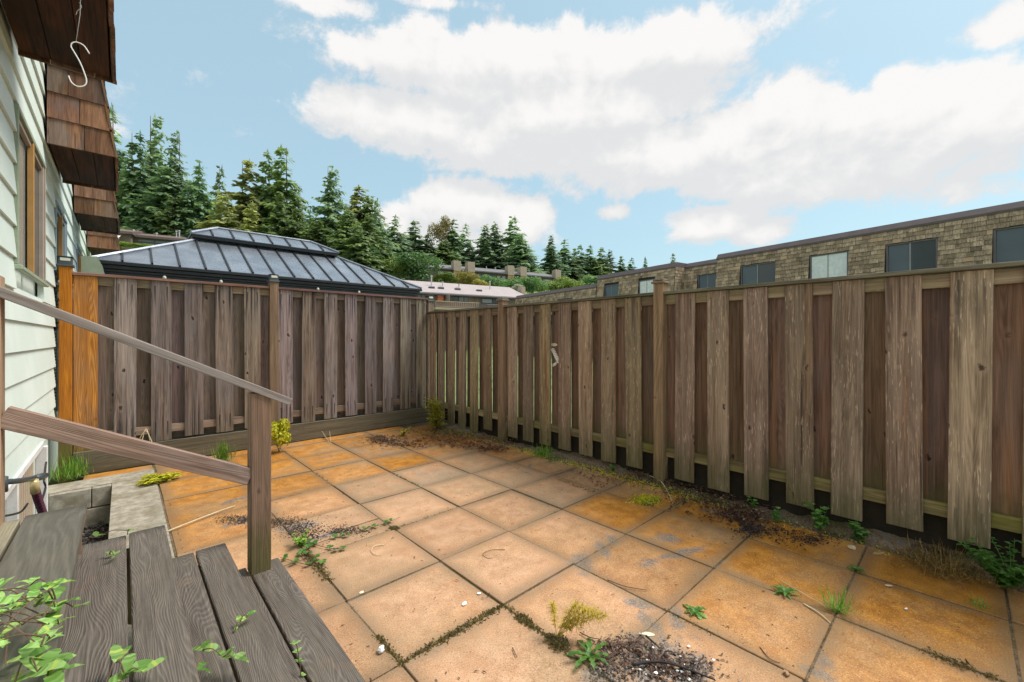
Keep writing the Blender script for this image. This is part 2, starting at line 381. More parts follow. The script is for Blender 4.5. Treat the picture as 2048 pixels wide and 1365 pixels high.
def paver_mat():
    m, q = new_mat('paver')
    pos = q.n('ShaderNodeNewGeometry', out='Position'); tc = q.n('ShaderNodeTexCoord', out='Object')
    rnd = q.n('ShaderNodeObjectInfo', out='Random')
    och = q.n('ShaderNodeAttribute', out='Fac', attribute_type='OBJECT', attribute_name='ochre')
    gry = q.n('ShaderNodeAttribute', out='Fac', attribute_type='OBJECT', attribute_name='grey')
    n1 = q.noise(pos, 2.6, 5, 0.6, 0.3); n2 = q.noise(pos, 9.0, 5, 0.65); sp = q.noise(pos, 150.0, 3, 0.75); sp2 = q.noise(pos, 70.0, 3, 0.6)
    pink = q.mix(q.mr(n2, 0.3, 0.7), (0.40, 0.222, 0.122), (0.53, 0.32, 0.192))
    ochre = q.mix(q.mr(n2, 0.3, 0.75), (0.32, 0.12, 0.008), (0.56, 0.245, 0.03))
    fld = q.m('ADD', q.mr(q.sep(pos, 1), 3.4, 5.2, 0.0, 0.85), q.m('MULTIPLY', q.mr(q.sep(pos, 0), 1.7, 3.3), q.mr(q.sep(pos, 1), 2.4, 1.3, 0.15, 0.85)), clamp=True)
    och = q.m('ADD', q.m('ADD', q.m('MULTIPLY', och, 0.74), 0.03), q.m('MULTIPLY', fld, 0.68))
    o = q.m('ADD', och, q.m('MULTIPLY', q.m('SUBTRACT', n1, 0.5), 1.3), clamp=True)
    # the run-off stain is weaker towards the middle of most slabs
    lx, ly = q.m('ABSOLUTE', q.sep(tc, 0)), q.m('ABSOLUTE', q.sep(tc, 1))
    edge = q.m('MAXIMUM', lx, ly)
    o = q.m('ADD', o, q.m('MULTIPLY', q.mr(edge, 0.12, 0.30), 0.10), clamp=True)
    c = q.mix(o, pink, ochre)
    gm = q.m('MULTIPLY', gry, q.mr(q.m('ADD', n1, q.m('MULTIPLY', n2, 0.3)), 0.45, 0.85))
    c = q.mix(gm, c, (0.30, 0.255, 0.20))
    # brown dirt film, clouded
    film = q.noise(pos, 1.3, 4, 0.6)
    c = q.mix(q.m('MULTIPLY', q.mr(film, 0.42, 0.68), 0.62), c, q.mix(n2, (0.24, 0.155, 0.08), (0.36, 0.26, 0.165)))
    # sand lying in the hollows
    def blob(x, y, rx, ry, rot):
        dx = q.m('SUBTRACT', q.sep(pos, 0), x); dy = q.m('SUBTRACT', q.sep(pos, 1), y)
        cs, sn = math.cos(rot), math.sin(rot)
        a = q.m('ADD', q.m('MULTIPLY', dx, cs / rx), q.m('MULTIPLY', dy, sn / rx))
        b = q.m('ADD', q.m('MULTIPLY', dx, -sn / ry), q.m('MULTIPLY', dy, cs / ry))
        return q.m('SQRT', q.m('ADD', q.m('MULTIPLY', a, a), q.m('MULTIPLY', b, b)))
    sand = None
    for px, py, rx, ry, rot in SAND:
        p = at_z(px, py)
        d = blob(p.x, p.y, rx, ry, rot)
        k = q.mr(q.m('ADD', d, q.m('MULTIPLY', q.m('SUBTRACT', n2, 0.5), 2.6)), 1.7, 0.1)
        sand = k if sand is None else q.m('MAXIMUM', sand, k)
    grain = q.mix(q.mr(sp2, 0.35, 0.7), (0.10, 0.092, 0.086), (0.27, 0.25, 0.235))
    grit = q.mr(q.m('ADD', sand, q.m('ADD', q.m('MULTIPLY', q.m('SUBTRACT', sp2, 0.5), 1.5), q.m('MULTIPLY', q.m('SUBTRACT', sp, 0.5), 1.0))), 0.35, 0.95)
    c = q.mix(q.m('MULTIPLY', grit, 0.85), c, grain)
    # aggregate specks, dirt at the rim
    c = q.mix(q.m('MULTIPLY', q.mr(sp, 0.53, 0.66), 0.62), c, (0.12, 0.065, 0.035))
    c = q.mix(q.m('MULTIPLY', q.mr(sp, 0.45, 0.33), 0.45), c, (0.76, 0.54, 0.36))
    pit = q.mr(q.noise(pos, 33.0, 3, 0.6), 0.66, 0.74)
    c = q.mix(q.m('MULTIPLY', pit, 0.5), c, (0.10, 0.065, 0.04))
    rim = q.m('MULTIPLY', q.mr(q.m('ADD', edge, q.m('MULTIPLY', q.m('SUBTRACT', n2, 0.5), 0.16)), 0.20, 0.31), 0.6)
    c = q.mix(rim, c, (0.17, 0.125, 0.08))
    br = q.mr(rnd, 0, 1, 0.88, 1.08, False)
    c = q.mix(1.0, c, q.comb(br, br, br), 'MULTIPLY')
    h = q.m('ADD', q.m('MULTIPLY', sp, 0.6), q.m('MULTIPLY', n2, 0.6))
    return finish(m, q, c, q.mr(o, 0, 1, 0.66, 0.48), h, 0.4, 0.003, 0.24)
SAND = [(1205, 1095, .15, .05, R(50)), (1165, 1125, .16, .09, R(40)), (1225, 1078, .09, .045, R(45)),
        (1330, 1078, .13, .07, R(-20)), (1385, 1100, .16, .045, R(-25)), (1345, 1112, .13, .04, R(-40)), (1300, 1125, .10, .05, R(-10)),
        (1272, 1205, .06, .11, R(20)), (1300, 1245, .05, .09, R(-30)), (1352, 1238, .12, .045, R(35)),
        (1300, 1320, .26, .17, R(-10)), (1375, 1345, .16, .12, 0), (1190, 1350, .1, .06, 0),
        (1650, 1325, .07, .05, 0), (1630, 1345, .04, .1, R(10)), (490, 1040, .17, .07, 0), (590, 1055, .2, .08, R(-20)), (640, 1075, .13, .05, 0),
        (1445, 1025, .16, .05, R(-60)), (1500, 1060, .1, .04, R(-40)), (1345, 975, .22, .06, R(-70)), (650, 915, .1, .03, 0),
        (470, 1000, .16, .05, R(15)), (1180, 935, .12, .04, R(45)), (1060, 930, .1, .03, R(45))]
M['paver'] = paver_mat()

def soil_mat():
    m, q = new_mat('soil')
    pos = q.n('ShaderNodeNewGeometry', out='Position')
    n1 = q.noise(pos, 6, 6, 0.65); n2 = q.noise(pos, 70, 4, 0.7); n3 = q.noise(pos, 2.2, 4, 0.6)
    c = q.mix(q.mr(n2, 0.3, 0.7), (0.07, 0.05, 0.034), (0.24, 0.175, 0.115))
    c = q.mix(q.mr(n1, 0.5, 0.68), c, (0.17, 0.15, 0.13))
    c = q.mix(q.m('MULTIPLY', q.mr(n3, 0.5, 0.66), 0.7), c, (0.075, 0.075, 0.02))
    return finish(m, q, c, 0.9, n2, 0.8, 0.01, 0.2)
M['soil'] = soil_mat()
def concrete_mat():
    m, q = new_mat('concrete')
    pos = q.n('ShaderNodeNewGeometry', out='Position')
    n1 = q.noise(pos, 3.0, 5, 0.65); n2 = q.noise(pos, 130, 3, 0.7); n3 = q.noise(pos, 14, 5, 0.65)
    c = q.mix(q.mr(n3, 0.3, 0.7), (0.22, 0.195, 0.15), (0.40, 0.365, 0.30))
    c = q.mix(q.m('MULTIPLY', q.mr(n1, 0.45, 0.68), 0.6), c, (0.16, 0.13, 0.075))
    c = q.mix(q.m('MULTIPLY', q.mr(n2, 0.56, 0.68), 0.55), c, (0.08, 0.07, 0.055))
    return finish(m, q, c, 0.85, q.m('ADD', n2, n3), 0.6, 0.005, 0.3)
M['concrete'] = concrete_mat()
def siding_mat():
    m, q = new_mat('siding')
    tc = q.n('ShaderNodeTexCoord', out='Object'); pos = q.n('ShaderNodeNewGeometry', out='Position')
    n1 = q.noise(pos, 1.8, 4, 0.6); n2 = q.noise(q.v('MULTIPLY', pos, (60, 3, 90)), 1.0, 4, 0.65)
    c = q.mix(q.mr(n1, 0.35, 0.7), (0.66, 0.76, 0.70), (0.74, 0.83, 0.77))
    c = q.mix(q.m('MULTIPLY', q.mr(n2, 0.55, 0.75), 0.2), c, (0.5, 0.56, 0.48))
    return finish(m, q, c, 0.5, n2, 0.15, 0.003, 0.35)
M['siding'] = siding_mat()
M['trim_green'] = plain('trim_green', (0.30, 0.36, 0.26), 0.55)
M['trim_white'] = plain('trim_white', (0.72, 0.72, 0.70), 0.5)
M['trim_tan'] = plain('trim_tan', (0.36, 0.30, 0.25), 0.5)
M['sash_wood'] = plain('sash_wood', (0.40, 0.22, 0.07), 0.5)
M['trim_blue'] = plain('trim_blue', (0.24, 0.30, 0.34), 0.5)
M['alu'] = plain('alu', (0.30, 0.30, 0.30), 0.4, 0.7)
M['dark_frame'] = plain('dark_frame', (0.075, 0.075, 0.085), 0.45)
M['black_metal'] = plain('black_metal', (0.012, 0.014, 0.017), 0.38, 0.0, 0.5, 0.2, 8, 0.05)
M['black_plastic'] = plain('black_plastic', (0.02, 0.022, 0.024), 0.45)
M['grey_plastic'] = plain('grey_plastic', (0.07, 0.08, 0.09), 0.5)
M['lens'] = plain('lens', (0.62, 0.66, 0.55), 0.25)
M['white_paint'] = plain('white_paint', (0.80, 0.79, 0.77), 0.4)
M['cream'] = plain('cream', (0.72, 0.62, 0.47), 0.6)
M['wire'] = plain('wire', (0.45, 0.43, 0.42), 0.4, 0.3)
M['pipe'] = plain('pipe', (0.045, 0.06, 0.065), 0.4)
M['brass'] = plain('brass', (0.55, 0.45, 0.22), 0.4, 0.3)
M['hose'] = plain('hose', (0.085, 0.018, 0.045), 0.4)
M['roof_dark'] = plain('roof_dark', (0.012, 0.012, 0.014), 0.6)
M['fascia'] = plain('fascia', (0.135, 0.105, 0.108), 0.6, 0, 0.3, 0.18, 2.5)
M['brown_wall'] = plain('brown_wall', (0.19, 0.155, 0.125), 0.8, 0, 0.3, 0.15, 1.2)
M['tan_wall'] = plain('tan_wall', (0.24, 0.19, 0.155), 0.8, 0, 0.3, 0.12, 1.2)
M['brick'] = plain('brick', (0.36, 0.215, 0.12), 0.85, 0, 0.3, 0.22, 3)
M['chim'] = plain('chim', (0.42, 0.345, 0.27), 0.85, 0, 0.3, 0.12, 2)
M['roof_pink'] = plain('roof_pink', (0.36, 0.315, 0.315), 0.8, 0, 0.3, 0.10, 1.0)
M['roof_slate'] = plain('roof_slate', (0.165, 0.16, 0.17), 0.8, 0, 0.3, 0.12, 1.0)
M['roof_brown'] = plain('roof_brown', (0.155, 0.115, 0.11), 0.8, 0, 0.3, 0.12, 1.0)
M['vent'] = plain('vent', (0.55, 0.55, 0.54), 0.5, 0.3)
M['balcony_wood'] = plain('balcony_wood', (0.44, 0.35, 0.25), 0.75)
M['red_cloth'] = plain('red_cloth', (0.45, 0.13, 0.07), 0.8)
M['curtain'] = plain('curtain', (0.70, 0.76, 0.77), 0.8)
M['frame_mauve'] = plain('frame_mauve', (0.17, 0.145, 0.155), 0.6)
M['blind'] = plain('blind', (0.03, 0.05, 0.05), 0.5)
M['gap_shade_plank'] = plain('gap_shade_plank', (0.03, 0.024, 0.018), 0.9, 0, 0.2, 0.3, 5)
M['stone'] = plain('stone', (0.62, 0.62, 0.63), 0.8, 0, 0.3, 0.25, 20)
M['paper'] = plain('paper', (0.78, 0.79, 0.78), 0.7)
M['dry'] = plain('dry', (0.42, 0.30, 0.14), 0.8, 0, 0.2, 0.3, 20)
M['dry_pale'] = plain('dry_pale', (0.60, 0.50, 0.33), 0.75, 0, 0.2, 0.2, 20)
M['twig'] = plain('twig', (0.13, 0.085, 0.055), 0.85, 0, 0.2, 0.3, 20)
M['charcoal'] = plain('charcoal', (0.025, 0.023, 0.024), 0.85, 0, 0.3, 0.4, 30)
M['bark'] = plain('bark', (0.10, 0.07, 0.05), 0.9, 0, 0.2, 0.3, 4, 0.6)
def metal_roof():
    m, q = new_mat('metal_roof')
    tc = q.n('ShaderNodeTexCoord', out='Object')
    n1 = q.noise(tc, 3, 5, 0.6); n2 = q.noise(tc, 40, 4, 0.7)
    c = q.mix(q.mr(n1, 0.35, 0.7), (0.22, 0.25, 0.295), (0.32, 0.355, 0.405))
    return finish(m, q, c, q.mr(n2, 0.35, 0.7, 0.26, 0.40), n1, 0.04, 0.003, 0.6, 0.6)
M['metal_roof'] = metal_roof()
def glass(name, tint, rough=0.05, spec=0.35):
    m, q = new_mat(name)
    tc = q.n('ShaderNodeTexCoord', out='Object')
    n = q.noise(tc, 1.1, 3, 0.5)
    c = q.mix(n, tuple(v * .6 for v in tint), tint)
    return finish(m, q, c, rough, n, 0.04, 0.02, spec)
M['glass_dark'] = glass('glass_dark', (0.05, 0.075, 0.08), 0.05, 0.5)
M['glass_sky'] = glass('glass_sky', (0.20, 0.25, 0.27), 0.08)
M['glass_pale'] = glass('glass_pale', (0.38, 0.43, 0.42), 0.1)
M['glass_blue'] = glass('glass_blue', (0.10, 0.14, 0.17), 0.1)

def shingle_mat():
    m, q = new_mat('old_shingle')
    tc = q.n('ShaderNodeTexCoord', out='Object'); pos = q.n('ShaderNodeNewGeometry', out='Position')
    rnd = q.n('ShaderNodeNewGeometry', out='Random Per Island')
    rn2 = q.n('ShaderNodeObjectInfo', out='Random'); rnd = q.m('FRACT', q.m('ADD', rnd, rn2))
    n1 = q.noise(pos, 1.1, 4, 0.6); n2 = q.noise(q.v('MULTIPLY', pos, (30, 30, 3)), 1.0, 4, 0.7)
    c = q.mix(q.mr(n2, 0.3, 0.7), (0.235, 0.172, 0.115), (0.56, 0.435, 0.31))
    c = q.mix(q.m('MULTIPLY', q.mr(q.m('ADD', n1, q.m('MULTIPLY', rnd, 0.3)), 0.62, 0.9), 0.65), c, (0.115, 0.10, 0.062))
    c = q.mix(q.m('MULTIPLY', q.mr(rnd, 0.86, 0.92), 0.7), c, (0.48, 0.33, 0.21))
    br = q.mr(q.m('FRACT', q.m('MULTIPLY', rnd, 5.3)), 0, 1, 0.6, 1.25, False)
    c = q.mix(1.0, c, q.comb(br, br, br), 'MULTIPLY')
    return finish(m, q, c, 0.9, n2, 0.5, 0.01, 0.2)
M['old_shingle'] = shingle_mat()

def leaf_mat(name, a, b, c2=None, trans=0.35, scale=2.0, rough=0.55, obj_var=0.25):
    m, q = new_mat(name)
    pos = q.n('ShaderNodeNewGeometry', out='Position'); isl = q.n('ShaderNodeNewGeometry', out='Random Per Island')
    rnd = q.n('ShaderNodeObjectInfo', out='Random')
    n = q.noise(pos, scale, 3, 0.6)
    f = q.m('ADD', q.m('MULTIPLY', n, 0.6), q.m('MULTIPLY', isl, 0.4))
    c = q.mix(q.mr(f, 0.25, 0.75), a, b)
    if c2: c = q.mix(q.mr(isl, 0.88, 0.94), c, c2)
    br = q.mr(rnd, 0, 1, 1 - obj_var, 1 + obj_var, False)
    c = q.mix(1.0, c, q.comb(br, br, br), 'MULTIPLY')
    p = q.n('ShaderNodeBsdfPrincipled', {'Base Color': c, 'Roughness': rough, 'Specular IOR Level': 0.35})
    t = q.n('ShaderNodeBsdfTranslucent', {'Color': q.mix(1.0, c, (1.15, 1.2, 0.7), 'MULTIPLY')})
    sh = q.n('ShaderNodeMixShader', {0: trans, 1: p, 2: t})
    o = m.node_tree.nodes.new('ShaderNodeOutputMaterial'); m.node_tree.links.new(sh, o.inputs[0])
    return m
M['fir'] = leaf_mat('fir', (0.139, 0.235, 0.144), (0.35, 0.503, 0.297), scale=0.25, trans=0.45)
M['fir_blue'] = leaf_mat('fir_blue', (0.175, 0.258, 0.187), (0.383, 0.516, 0.35), scale=0.25, trans=0.45)
M['fir_olive'] = leaf_mat('fir_olive', (0.227, 0.267, 0.113), (0.511, 0.525, 0.265), scale=0.3, trans=0.45)
M['fir_green'] = leaf_mat('fir_green', (0.132, 0.19, 0.089), (0.292, 0.39, 0.187), scale=0.3, trans=0.45)
M['bush_dark'] = leaf_mat('bush_dark', (0.078, 0.163, 0.067), (0.221, 0.375, 0.144), scale=0.6)
M['bush_lime'] = leaf_mat('bush_lime', (0.119, 0.189, 0.042), (0.308, 0.406, 0.105), scale=0.6)
M['bush_gold'] = leaf_mat('bush_gold', (0.195, 0.182, 0.039), (0.442, 0.39, 0.104), scale=0.6)
M['bush_white'] = leaf_mat('bush_white', (0.30, 0.31, 0.29), (0.55, 0.54, 0.52), scale=0.6)
M['autumn'] = leaf_mat('autumn', (0.208, 0.184, 0.08), (0.416, 0.352, 0.176), scale=0.4)
M['vine'] = leaf_mat('vine', (0.12, 0.26, 0.045), (0.36, 0.56, 0.19), (0.45, 0.55, 0.12), 0.4, 6.0, 0.4)
M['weed'] = leaf_mat('weed', (0.05, 0.15, 0.025), (0.16, 0.34, 0.07), None, 0.35, 9.0, 0.4)
M['weed_lime'] = leaf_mat('weed_lime', (0.34, 0.36, 0.015), (0.66, 0.62, 0.05), None, 0.35, 9.0)
M['weed_yellow'] = leaf_mat('weed_yellow', (0.55, 0.42, 0.03), (0.78, 0.62, 0.08), None, 0.3, 9.0)
M['grass'] = leaf_mat('grass', (0.08, 0.20, 0.02), (0.24, 0.42, 0.06), (0.45, 0.40, 0.16), 0.35, 9.0)
M['grass_dry'] = leaf_mat('grass_dry', (0.17, 0.10, 0.03), (0.42, 0.28, 0.10), (0.10, 0.13, 0.03), 0.25, 9.0)
M['moss'] = leaf_mat('moss', (0.13, 0.10, 0.045), (0.34, 0.27, 0.11), (0.22, 0.19, 0.13), 0.15, 20.0, 0.9)
M['litter'] = leaf_mat('litter', (0.10, 0.032, 0.016), (0.30, 0.115, 0.05), (0.36, 0.22, 0.09), 0.15, 9.0)
M['litter_dark'] = leaf_mat('litter_dark', (0.035, 0.018, 0.012), (0.12, 0.06, 0.04), (0.28, 0.18, 0.10), 0.1, 9.0)
M['ivy'] = leaf_mat('ivy', (0.008, 0.011, 0.008), (0.022, 0.03, 0.02), None, 0.1, 9.0)
def lawn_mat():
    m, q = new_mat('lawn')
    pos = q.n('ShaderNodeNewGeometry', out='Position')
    n1 = q.noise(pos, 0.6, 5, 0.6); n2 = q.noise(pos, 30, 4, 0.7)
    c = q.mix(q.mr(n2, 0.3, 0.7), (0.10, 0.14, 0.05), (0.24, 0.28, 0.11))
    c = q.mix(q.mr(n1, 0.45, 0.7), c, (0.09, 0.10, 0.05))
    return finish(m, q, c, 0.9, n2, 0.6, 0.02, 0.2)
M['lawn'] = lawn_mat()
def gravel_mat():
    m, q = new_mat('gravel')
    isl = q.n('ShaderNodeNewGeometry', out='Random Per Island'); pos = q.n('ShaderNodeNewGeometry', out='Position')
    n = q.noise(pos, 60, 3, 0.6)
    c = q.ramp(isl, [(0.0, (0.02, 0.019, 0.02)), (0.5, (0.11, 0.09, 0.08)), (0.88, (0.21, 0.18, 0.155)), (1.0, (0.42, 0.38, 0.35))])
    c = q.mix(q.m('MULTIPLY', n, 0.4), c, (0.05, 0.045, 0.04))
    return finish(m, q, c, 0.8, n, 0.4, 0.003, 0.3)
M['gravel'] = gravel_mat()
# ------------------------------------------------------------------ terrain: one sheet, hollowed under the yard, rising to the hill
FX, FY, WALL = 3.9, 6.35, -0.5          # front faces of the two fences, house wall plane
def smooth01(t): t = max(0.0, min(1.0, t)); return t * t * (3 - 2 * t)
def hill(x, y):
    if -0.62 < x < 3.93 and -4 < y < 6.40: return -0.9
    dep = x * SIN + y * COS
    z = 5.6 * smooth01((dep - 46) / 16) + 5.2 * smooth01((dep - 66) / 16) + 0.05 * max(0, dep - 80)
    return -0.05 + z
def terrain():
    def axis(a, b, marks):
        v = set(marks)
        k = a
        while k <= b: v.add(k); k += 8 if abs(k) > 130 else 4
        v |= {a - 200, b + 200, a - 500, b + 500}
        return sorted(v)
    xs = axis(-160, 200, [-0.65, -0.6, 3.92, 3.94]); ys = axis(-60, 200, [-4.02, -3.98, 6.39, 6.41])
    mb = MB(); mb.v = [(x, y, hill(x, y)) for x in xs for y in ys]
    n = len(ys)
    mb.f = [(i * n + j, (i + 1) * n + j, (i + 1) * n + j + 1, i * n + j + 1) for i in range(len(xs) - 1) for j in range(n - 1)]
    return mb.mesh('terrain')
tag(obj('ground', terrain(), M['lawn']), 'rough green ground beyond the fences rising to a wooded hill', 'ground', kind='structure')

# soil bed under the slabs (the window well by the house stays open)
mb = MB()
mb.box((1.92, 1.30, -0.158), (3.98, 10.3, 0.30)); 
soil = tag(obj('soil', mb.mesh('soil'), M['soil']), 'dark soil showing in the joints and along the fence foot', 'soil', kind='structure')
# uneven earth bank along the fence foot
def bank(y0, y1, n, w, h, x_in, seed):
    r = random.Random(seed); b = MB(); rows = []
    for k in range(n + 1):
        y = y0 + (y1 - y0) * k / n; row = []
        for j in range(9):
            u = j / 8
            x = x_in + (FX + 0.09 - x_in) * u + r.uniform(-.012, .012) + (0.06 * math.sin(y * 3.1) * (1 - u))
            z = -0.012 + h * (u ** 1.3) * (0.7 + 0.5 * math.sin(y * 2.3 + 1)) + (r.uniform(-.012, .016) if 0 < j else -0.01)
            row.append((x, y, z))
        rows.append(row)
    for row in rows: b.v += row
    for k in range(n):
        for j in range(8):
            i = k * 9 + j; b.f.append((i, i + 9, i + 10, i + 1))
    return b.mesh('bank', True)
obj('earth_bank', bank(-3.8, 6.3, 170, 0.3, 0.07, 3.73, 3), M['soil'], soil)

# ------------------------------------------------------------------ patio slabs
patio = empty('patio', (0, 0, 0), 0, 'orange stained square concrete slab patio with mossy joints', 'patio', kind='structure')
XL = [-.905, -.30, .302, .906, 1.512, 2.118, 2.727, 3.335, 3.80]
YL = [-2.66, -2.035, -1.41, -.785, -.165, .455, 1.068, 1.698, 2.316, 2.945, 3.575, 4.205, 4.835, 5.46, 6.08, 6.30]
OC = {  # column, row -> ochre, grey   (column 2 starts at X .302; row 4 starts at Y -.165)
 (2,8):(.15,0),(3,8):(.02,.1),(4,8):(.03,.1),(5,8):(.12,.15),(6,8):(.25,.5),(7,8):(.4,.3),
 (2,7):(.1,0),(3,7):(-.05,0),(4,7):(.05,.2),(5,7):(.22,.1),(6,7):(1.0,0),(7,7):(.85,0),
 (2,6):(.1,0),(3,6):(-.05,.1),(4,6):(.18,0),(5,6):(.45,.2),(6,6):(.70,.2),(7,6):(.9,0),
 (2,5):(.1,0),(3,5):(.1,.1),(4,5):(.35,.2),(5,5):(.5,.0),(6,5):(.85,.0),(7,5):(1.1,0),
 (3,4):(.3,0),(4,4):(.4,0),(5,4):(.62,.1),(6,4):(.95,0),(7,4):(1.1,0),
 (2,9):(.35,.1),(3,9):(.2,.4),(4,9):(.05,.3),(5,9):(.18,.3),(6,9):(.28,.6),(7,9):(.5,.3),
 (2,10):(.8,0),(3,10):(.35,.1),(4,10):(.15,.5),(5,10):(.15,.8),(6,10):(.3,.5),(7,10):(.7,.2),
 (2,11):(.95,0),(3,11):(.7,.1),(4,11):(.75,.2),(5,11):(1.0,0),(6,11):(.5,.4),(7,11):(.8,.2),
 (2,12):(1.0,.1),(3,12):(.75,.2),(4,12):(.7,.2),(5,12):(.45,.6),(6,12):(.7,.3),(7,12):(.8,.2)}
pr = random.Random(21)
for i in range(1, len(XL) - 1):
    for j in range(len(YL) - 1):
        if i == 1 and YL[j] < 5.9: continue                # house side: kerb and steps
        if i < 2 and j < 12: continue
        x0, x1, y0, y1 = XL[i], XL[i + 1], YL[j], YL[j + 1]
        if i == 2 and YL[j] > 2.0: x0 = 0.262
        if i == 1: x1 = 0.25
        if i == 7 and j == 14: continue
        gap = 0.009
        segs = [(y0, y1)]
        if (i, j) == (3, 9): segs = [(y0, y0 + .25), (y0 + .25, y1)]      # the odd narrow infill slabs
        if (i, j) == (2, 11): segs = [(y0, y0 + .40), (y0 + .40, y1)]
        for (a, b) in segs:
            o = obj('paver', box_mesh(x1 - x0 - gap, b - a - gap, 0.045, 0.003), M['paver'], patio,
                    ((x0 + x1) / 2 + pr.uniform(-.002, .002), (a + b) / 2 + pr.uniform(-.002, .002), -0.0225 + pr.uniform(-.005, .004)),
                    (R(pr.uniform(-.45, .45)), R(pr.uniform(-.45, .45)), R(pr.uniform(-.35, .35))))
            oc = OC.get((i, j), (.9, .1) if j >= 12 or i < 2 else (.3, 0))
            o['ochre'] = float(oc[0]); o['grey'] = float(oc[1])

# ------------------------------------------------------------------ concrete kerb and window well beside the house
mb = MB()
mb.prism([(-.075, 2.2), (.25, 2.2), (.25, 6.08), (-.62, 6.08), (-.62, 5.76), (-.075, 5.76)], -0.55, 0.006, 'z')
kerb = tag(obj('concrete_path', mb.mesh('kerb', fix=True), M['concrete']), 'rough grey concrete strip between the slabs and the window well', 'path', kind='structure')
well = empty('window_well', (-.3, 5.7, -.5), 0, 'sunken window well lined with grey concrete blocks beside the house', 'window well')
for row, z in enumerate((-.09, -.285)):
    x = -.5
    for k, w in enumerate((.28, .144) if row == 0 else (.20, .224)):
        wobj('block', box_mesh(w - .006, .06, .185, .006), M['concrete'], well, (x + w / 2, 5.728, z)); x += w
def gravel_mesh(n, spot, size, seed, flat=0.6):
    r = random.Random(seed); b = MB()
    for _ in range(n):
        p = spot(r)
        if p is None: continue
        s = size * r.uniform(.45, 1.5)
        i = len(b.v); ang = r.uniform(0, 6.3)
        ring = []
        for k in range(5):
            w = ang + k * 1.257 + r.uniform(-.25, .25); rr = s * r.uniform(.7, 1.1)
            ring.append((p[0] + math.cos(w) * rr, p[1] + math.sin(w) * rr, p[2] + s * flat * r.uniform(.1, .4)))
        b.v += ring + [(p[0] + r.uniform(-.2, .2) * s, p[1] + r.uniform(-.2, .2) * s, p[2] + s * flat), (p[0], p[1], p[2] - s * .3)]
        for k in range(5):
            l = (k + 1) % 5; b.f.append((i + k, i + l, i + 5)); b.f.append((i + l, i + k, i + 6))
    return b.mesh('gravel')
tag(obj('gravel', gravel_mesh(5000, lambda r: (r.uniform(-.49, -.13), r.uniform(2.7, 5.68), -.43 + r.uniform(0, .03) + .09 * math.sin(r.uniform(0, 1.5))), .013, 5), M['gravel']),
    'loose dark gravel filling the window well', 'gravel', kind='stuff')
mb = MB(); mb.box((-.3, 4.2, -.46), (.5, 3.1, .06)); obj('soil_bed', mb.mesh('soil_bed'), M['soil'], soil)

# ------------------------------------------------------------------ fences
def board(parent, m, w, t, L, loc, rot=(0, 0, 0), name='board', jit=0.0, bev=0.0025):
    j = (R(rng.uniform(-jit, jit)), R(rng.uniform(-jit, jit)), R(rng.uniform(-jit, jit)))
    return wobj(name, box_mesh(w, t, L, bev), m, parent, loc, (rot[0] + j[0], rot[1] + j[1], rot[2] + j[2]))
ROT_X = (0, R(90), 0)        # local Z -> world X (local X -> -Z, width vertical)
ROT_Y = (R(90), 0, R(90))    # local Z -> world +-Y, local X vertical ... see rails below
def rail_y(parent, m, w, t, y0, y1, x, z, name='rail', jit=0.0):      # lengthwise along Y, height w, thickness t along X
    Mx = Matrix(((0, 1, 0), (0, 0, 1), (1, 0, 0)))                     # local x->Z, y->X, z->Y
    return wobj(name, box_mesh(w, t, abs(y1 - y0), .0025), m, parent, (x, (y0 + y1) / 2, z), Mx.to_euler())
def rail_x(parent, m, w, t, x0, x1, y, z, name='rail', tilt=0.0):      # lengthwise along X, height w, thickness t along Y
    Mx = Matrix(((0, 0, 1), (0, 1, 0), (-1, 0, 0)))
    Mx = Matrix.Rotation(tilt, 3, 'Y') @ Mx
    return wobj(name, box_mesh(w, t, abs(x1 - x0), .0025), m, parent, ((x0 + x1) / 2, y, z), Mx.to_euler())

# right-hand fence, boards stand in the Y-Z plane
rf = empty('board_fence', (FX, 2.0, 0), 0, 'long weathered brown board fence along the right side of the patio', 'fence')
hi = [6.30, 6.035, 5.745, 5.440, 5.140, 4.830, 4.29, 3.986, 3.681, 3.363, 3.056, 2.742, 2.433, 1.889, 1.585, 1.28, .971, .672, .368, .062,
      -.244, -.55, -.856, -1.162, -1.6, -1.9, -2.2, -2.5]
for k, y in enumerate(hi):
    bot = 0.095 + (0.03 if y < 1 else 0) + (0.03 if y < .5 else 0) + rng.uniform(-.01, .01)
    if y > 5: bot = 0.03
    L = 1.872 - bot
    o = board(rf, M['fence_front'], .184, .019, L, (FX + .0095, y - .092, bot + L / 2), (0, 0, R(90)), jit=.45)
backs = []
for a, b in zip(hi[:-1], hi[1:]):
    yc = ((a - .184) + b) / 2
    if a - b > .4: backs += [a - .184 - .062, b + .062]
    else: backs.append(yc)
for yc in backs:
    L = 1.845 - .31
    board(rf, M['fence_back'], .184, .019, L, (FX + .019 + .038 + .0105, yc, .31 + L / 2), (0, 0, R(90)), jit=.2)
for y0, y1 in ((6.30, 4.40), (4.40, 2.05), (2.05, -1.4), (-1.4, -2.7)):
    rail_y(rf, M['fence_rail'], .089, .037, y0 - .002, y1 + .002, FX + .0385, 1.822)
    rail_y(rf, M['moss_rail'], .089, .037, y0 - .002, y1 + .002, FX + .0385, .325)
for y0, y1 in ((6.36, 4.451), (4.349, 2.096), (1.989, -1.35), (-1.452, -2.7)):
    rail_y(rf, M['fence_cap'], .028, .135, y0, y1, FX + .035, 1.889, 'cap_rail')
rail_y(rf, M['gap_shade_plank'], .30, .03, 6.3, -2.7, FX + .09, .13, 'kickboard')  # shade of the gap under the rail painted into this board's colour
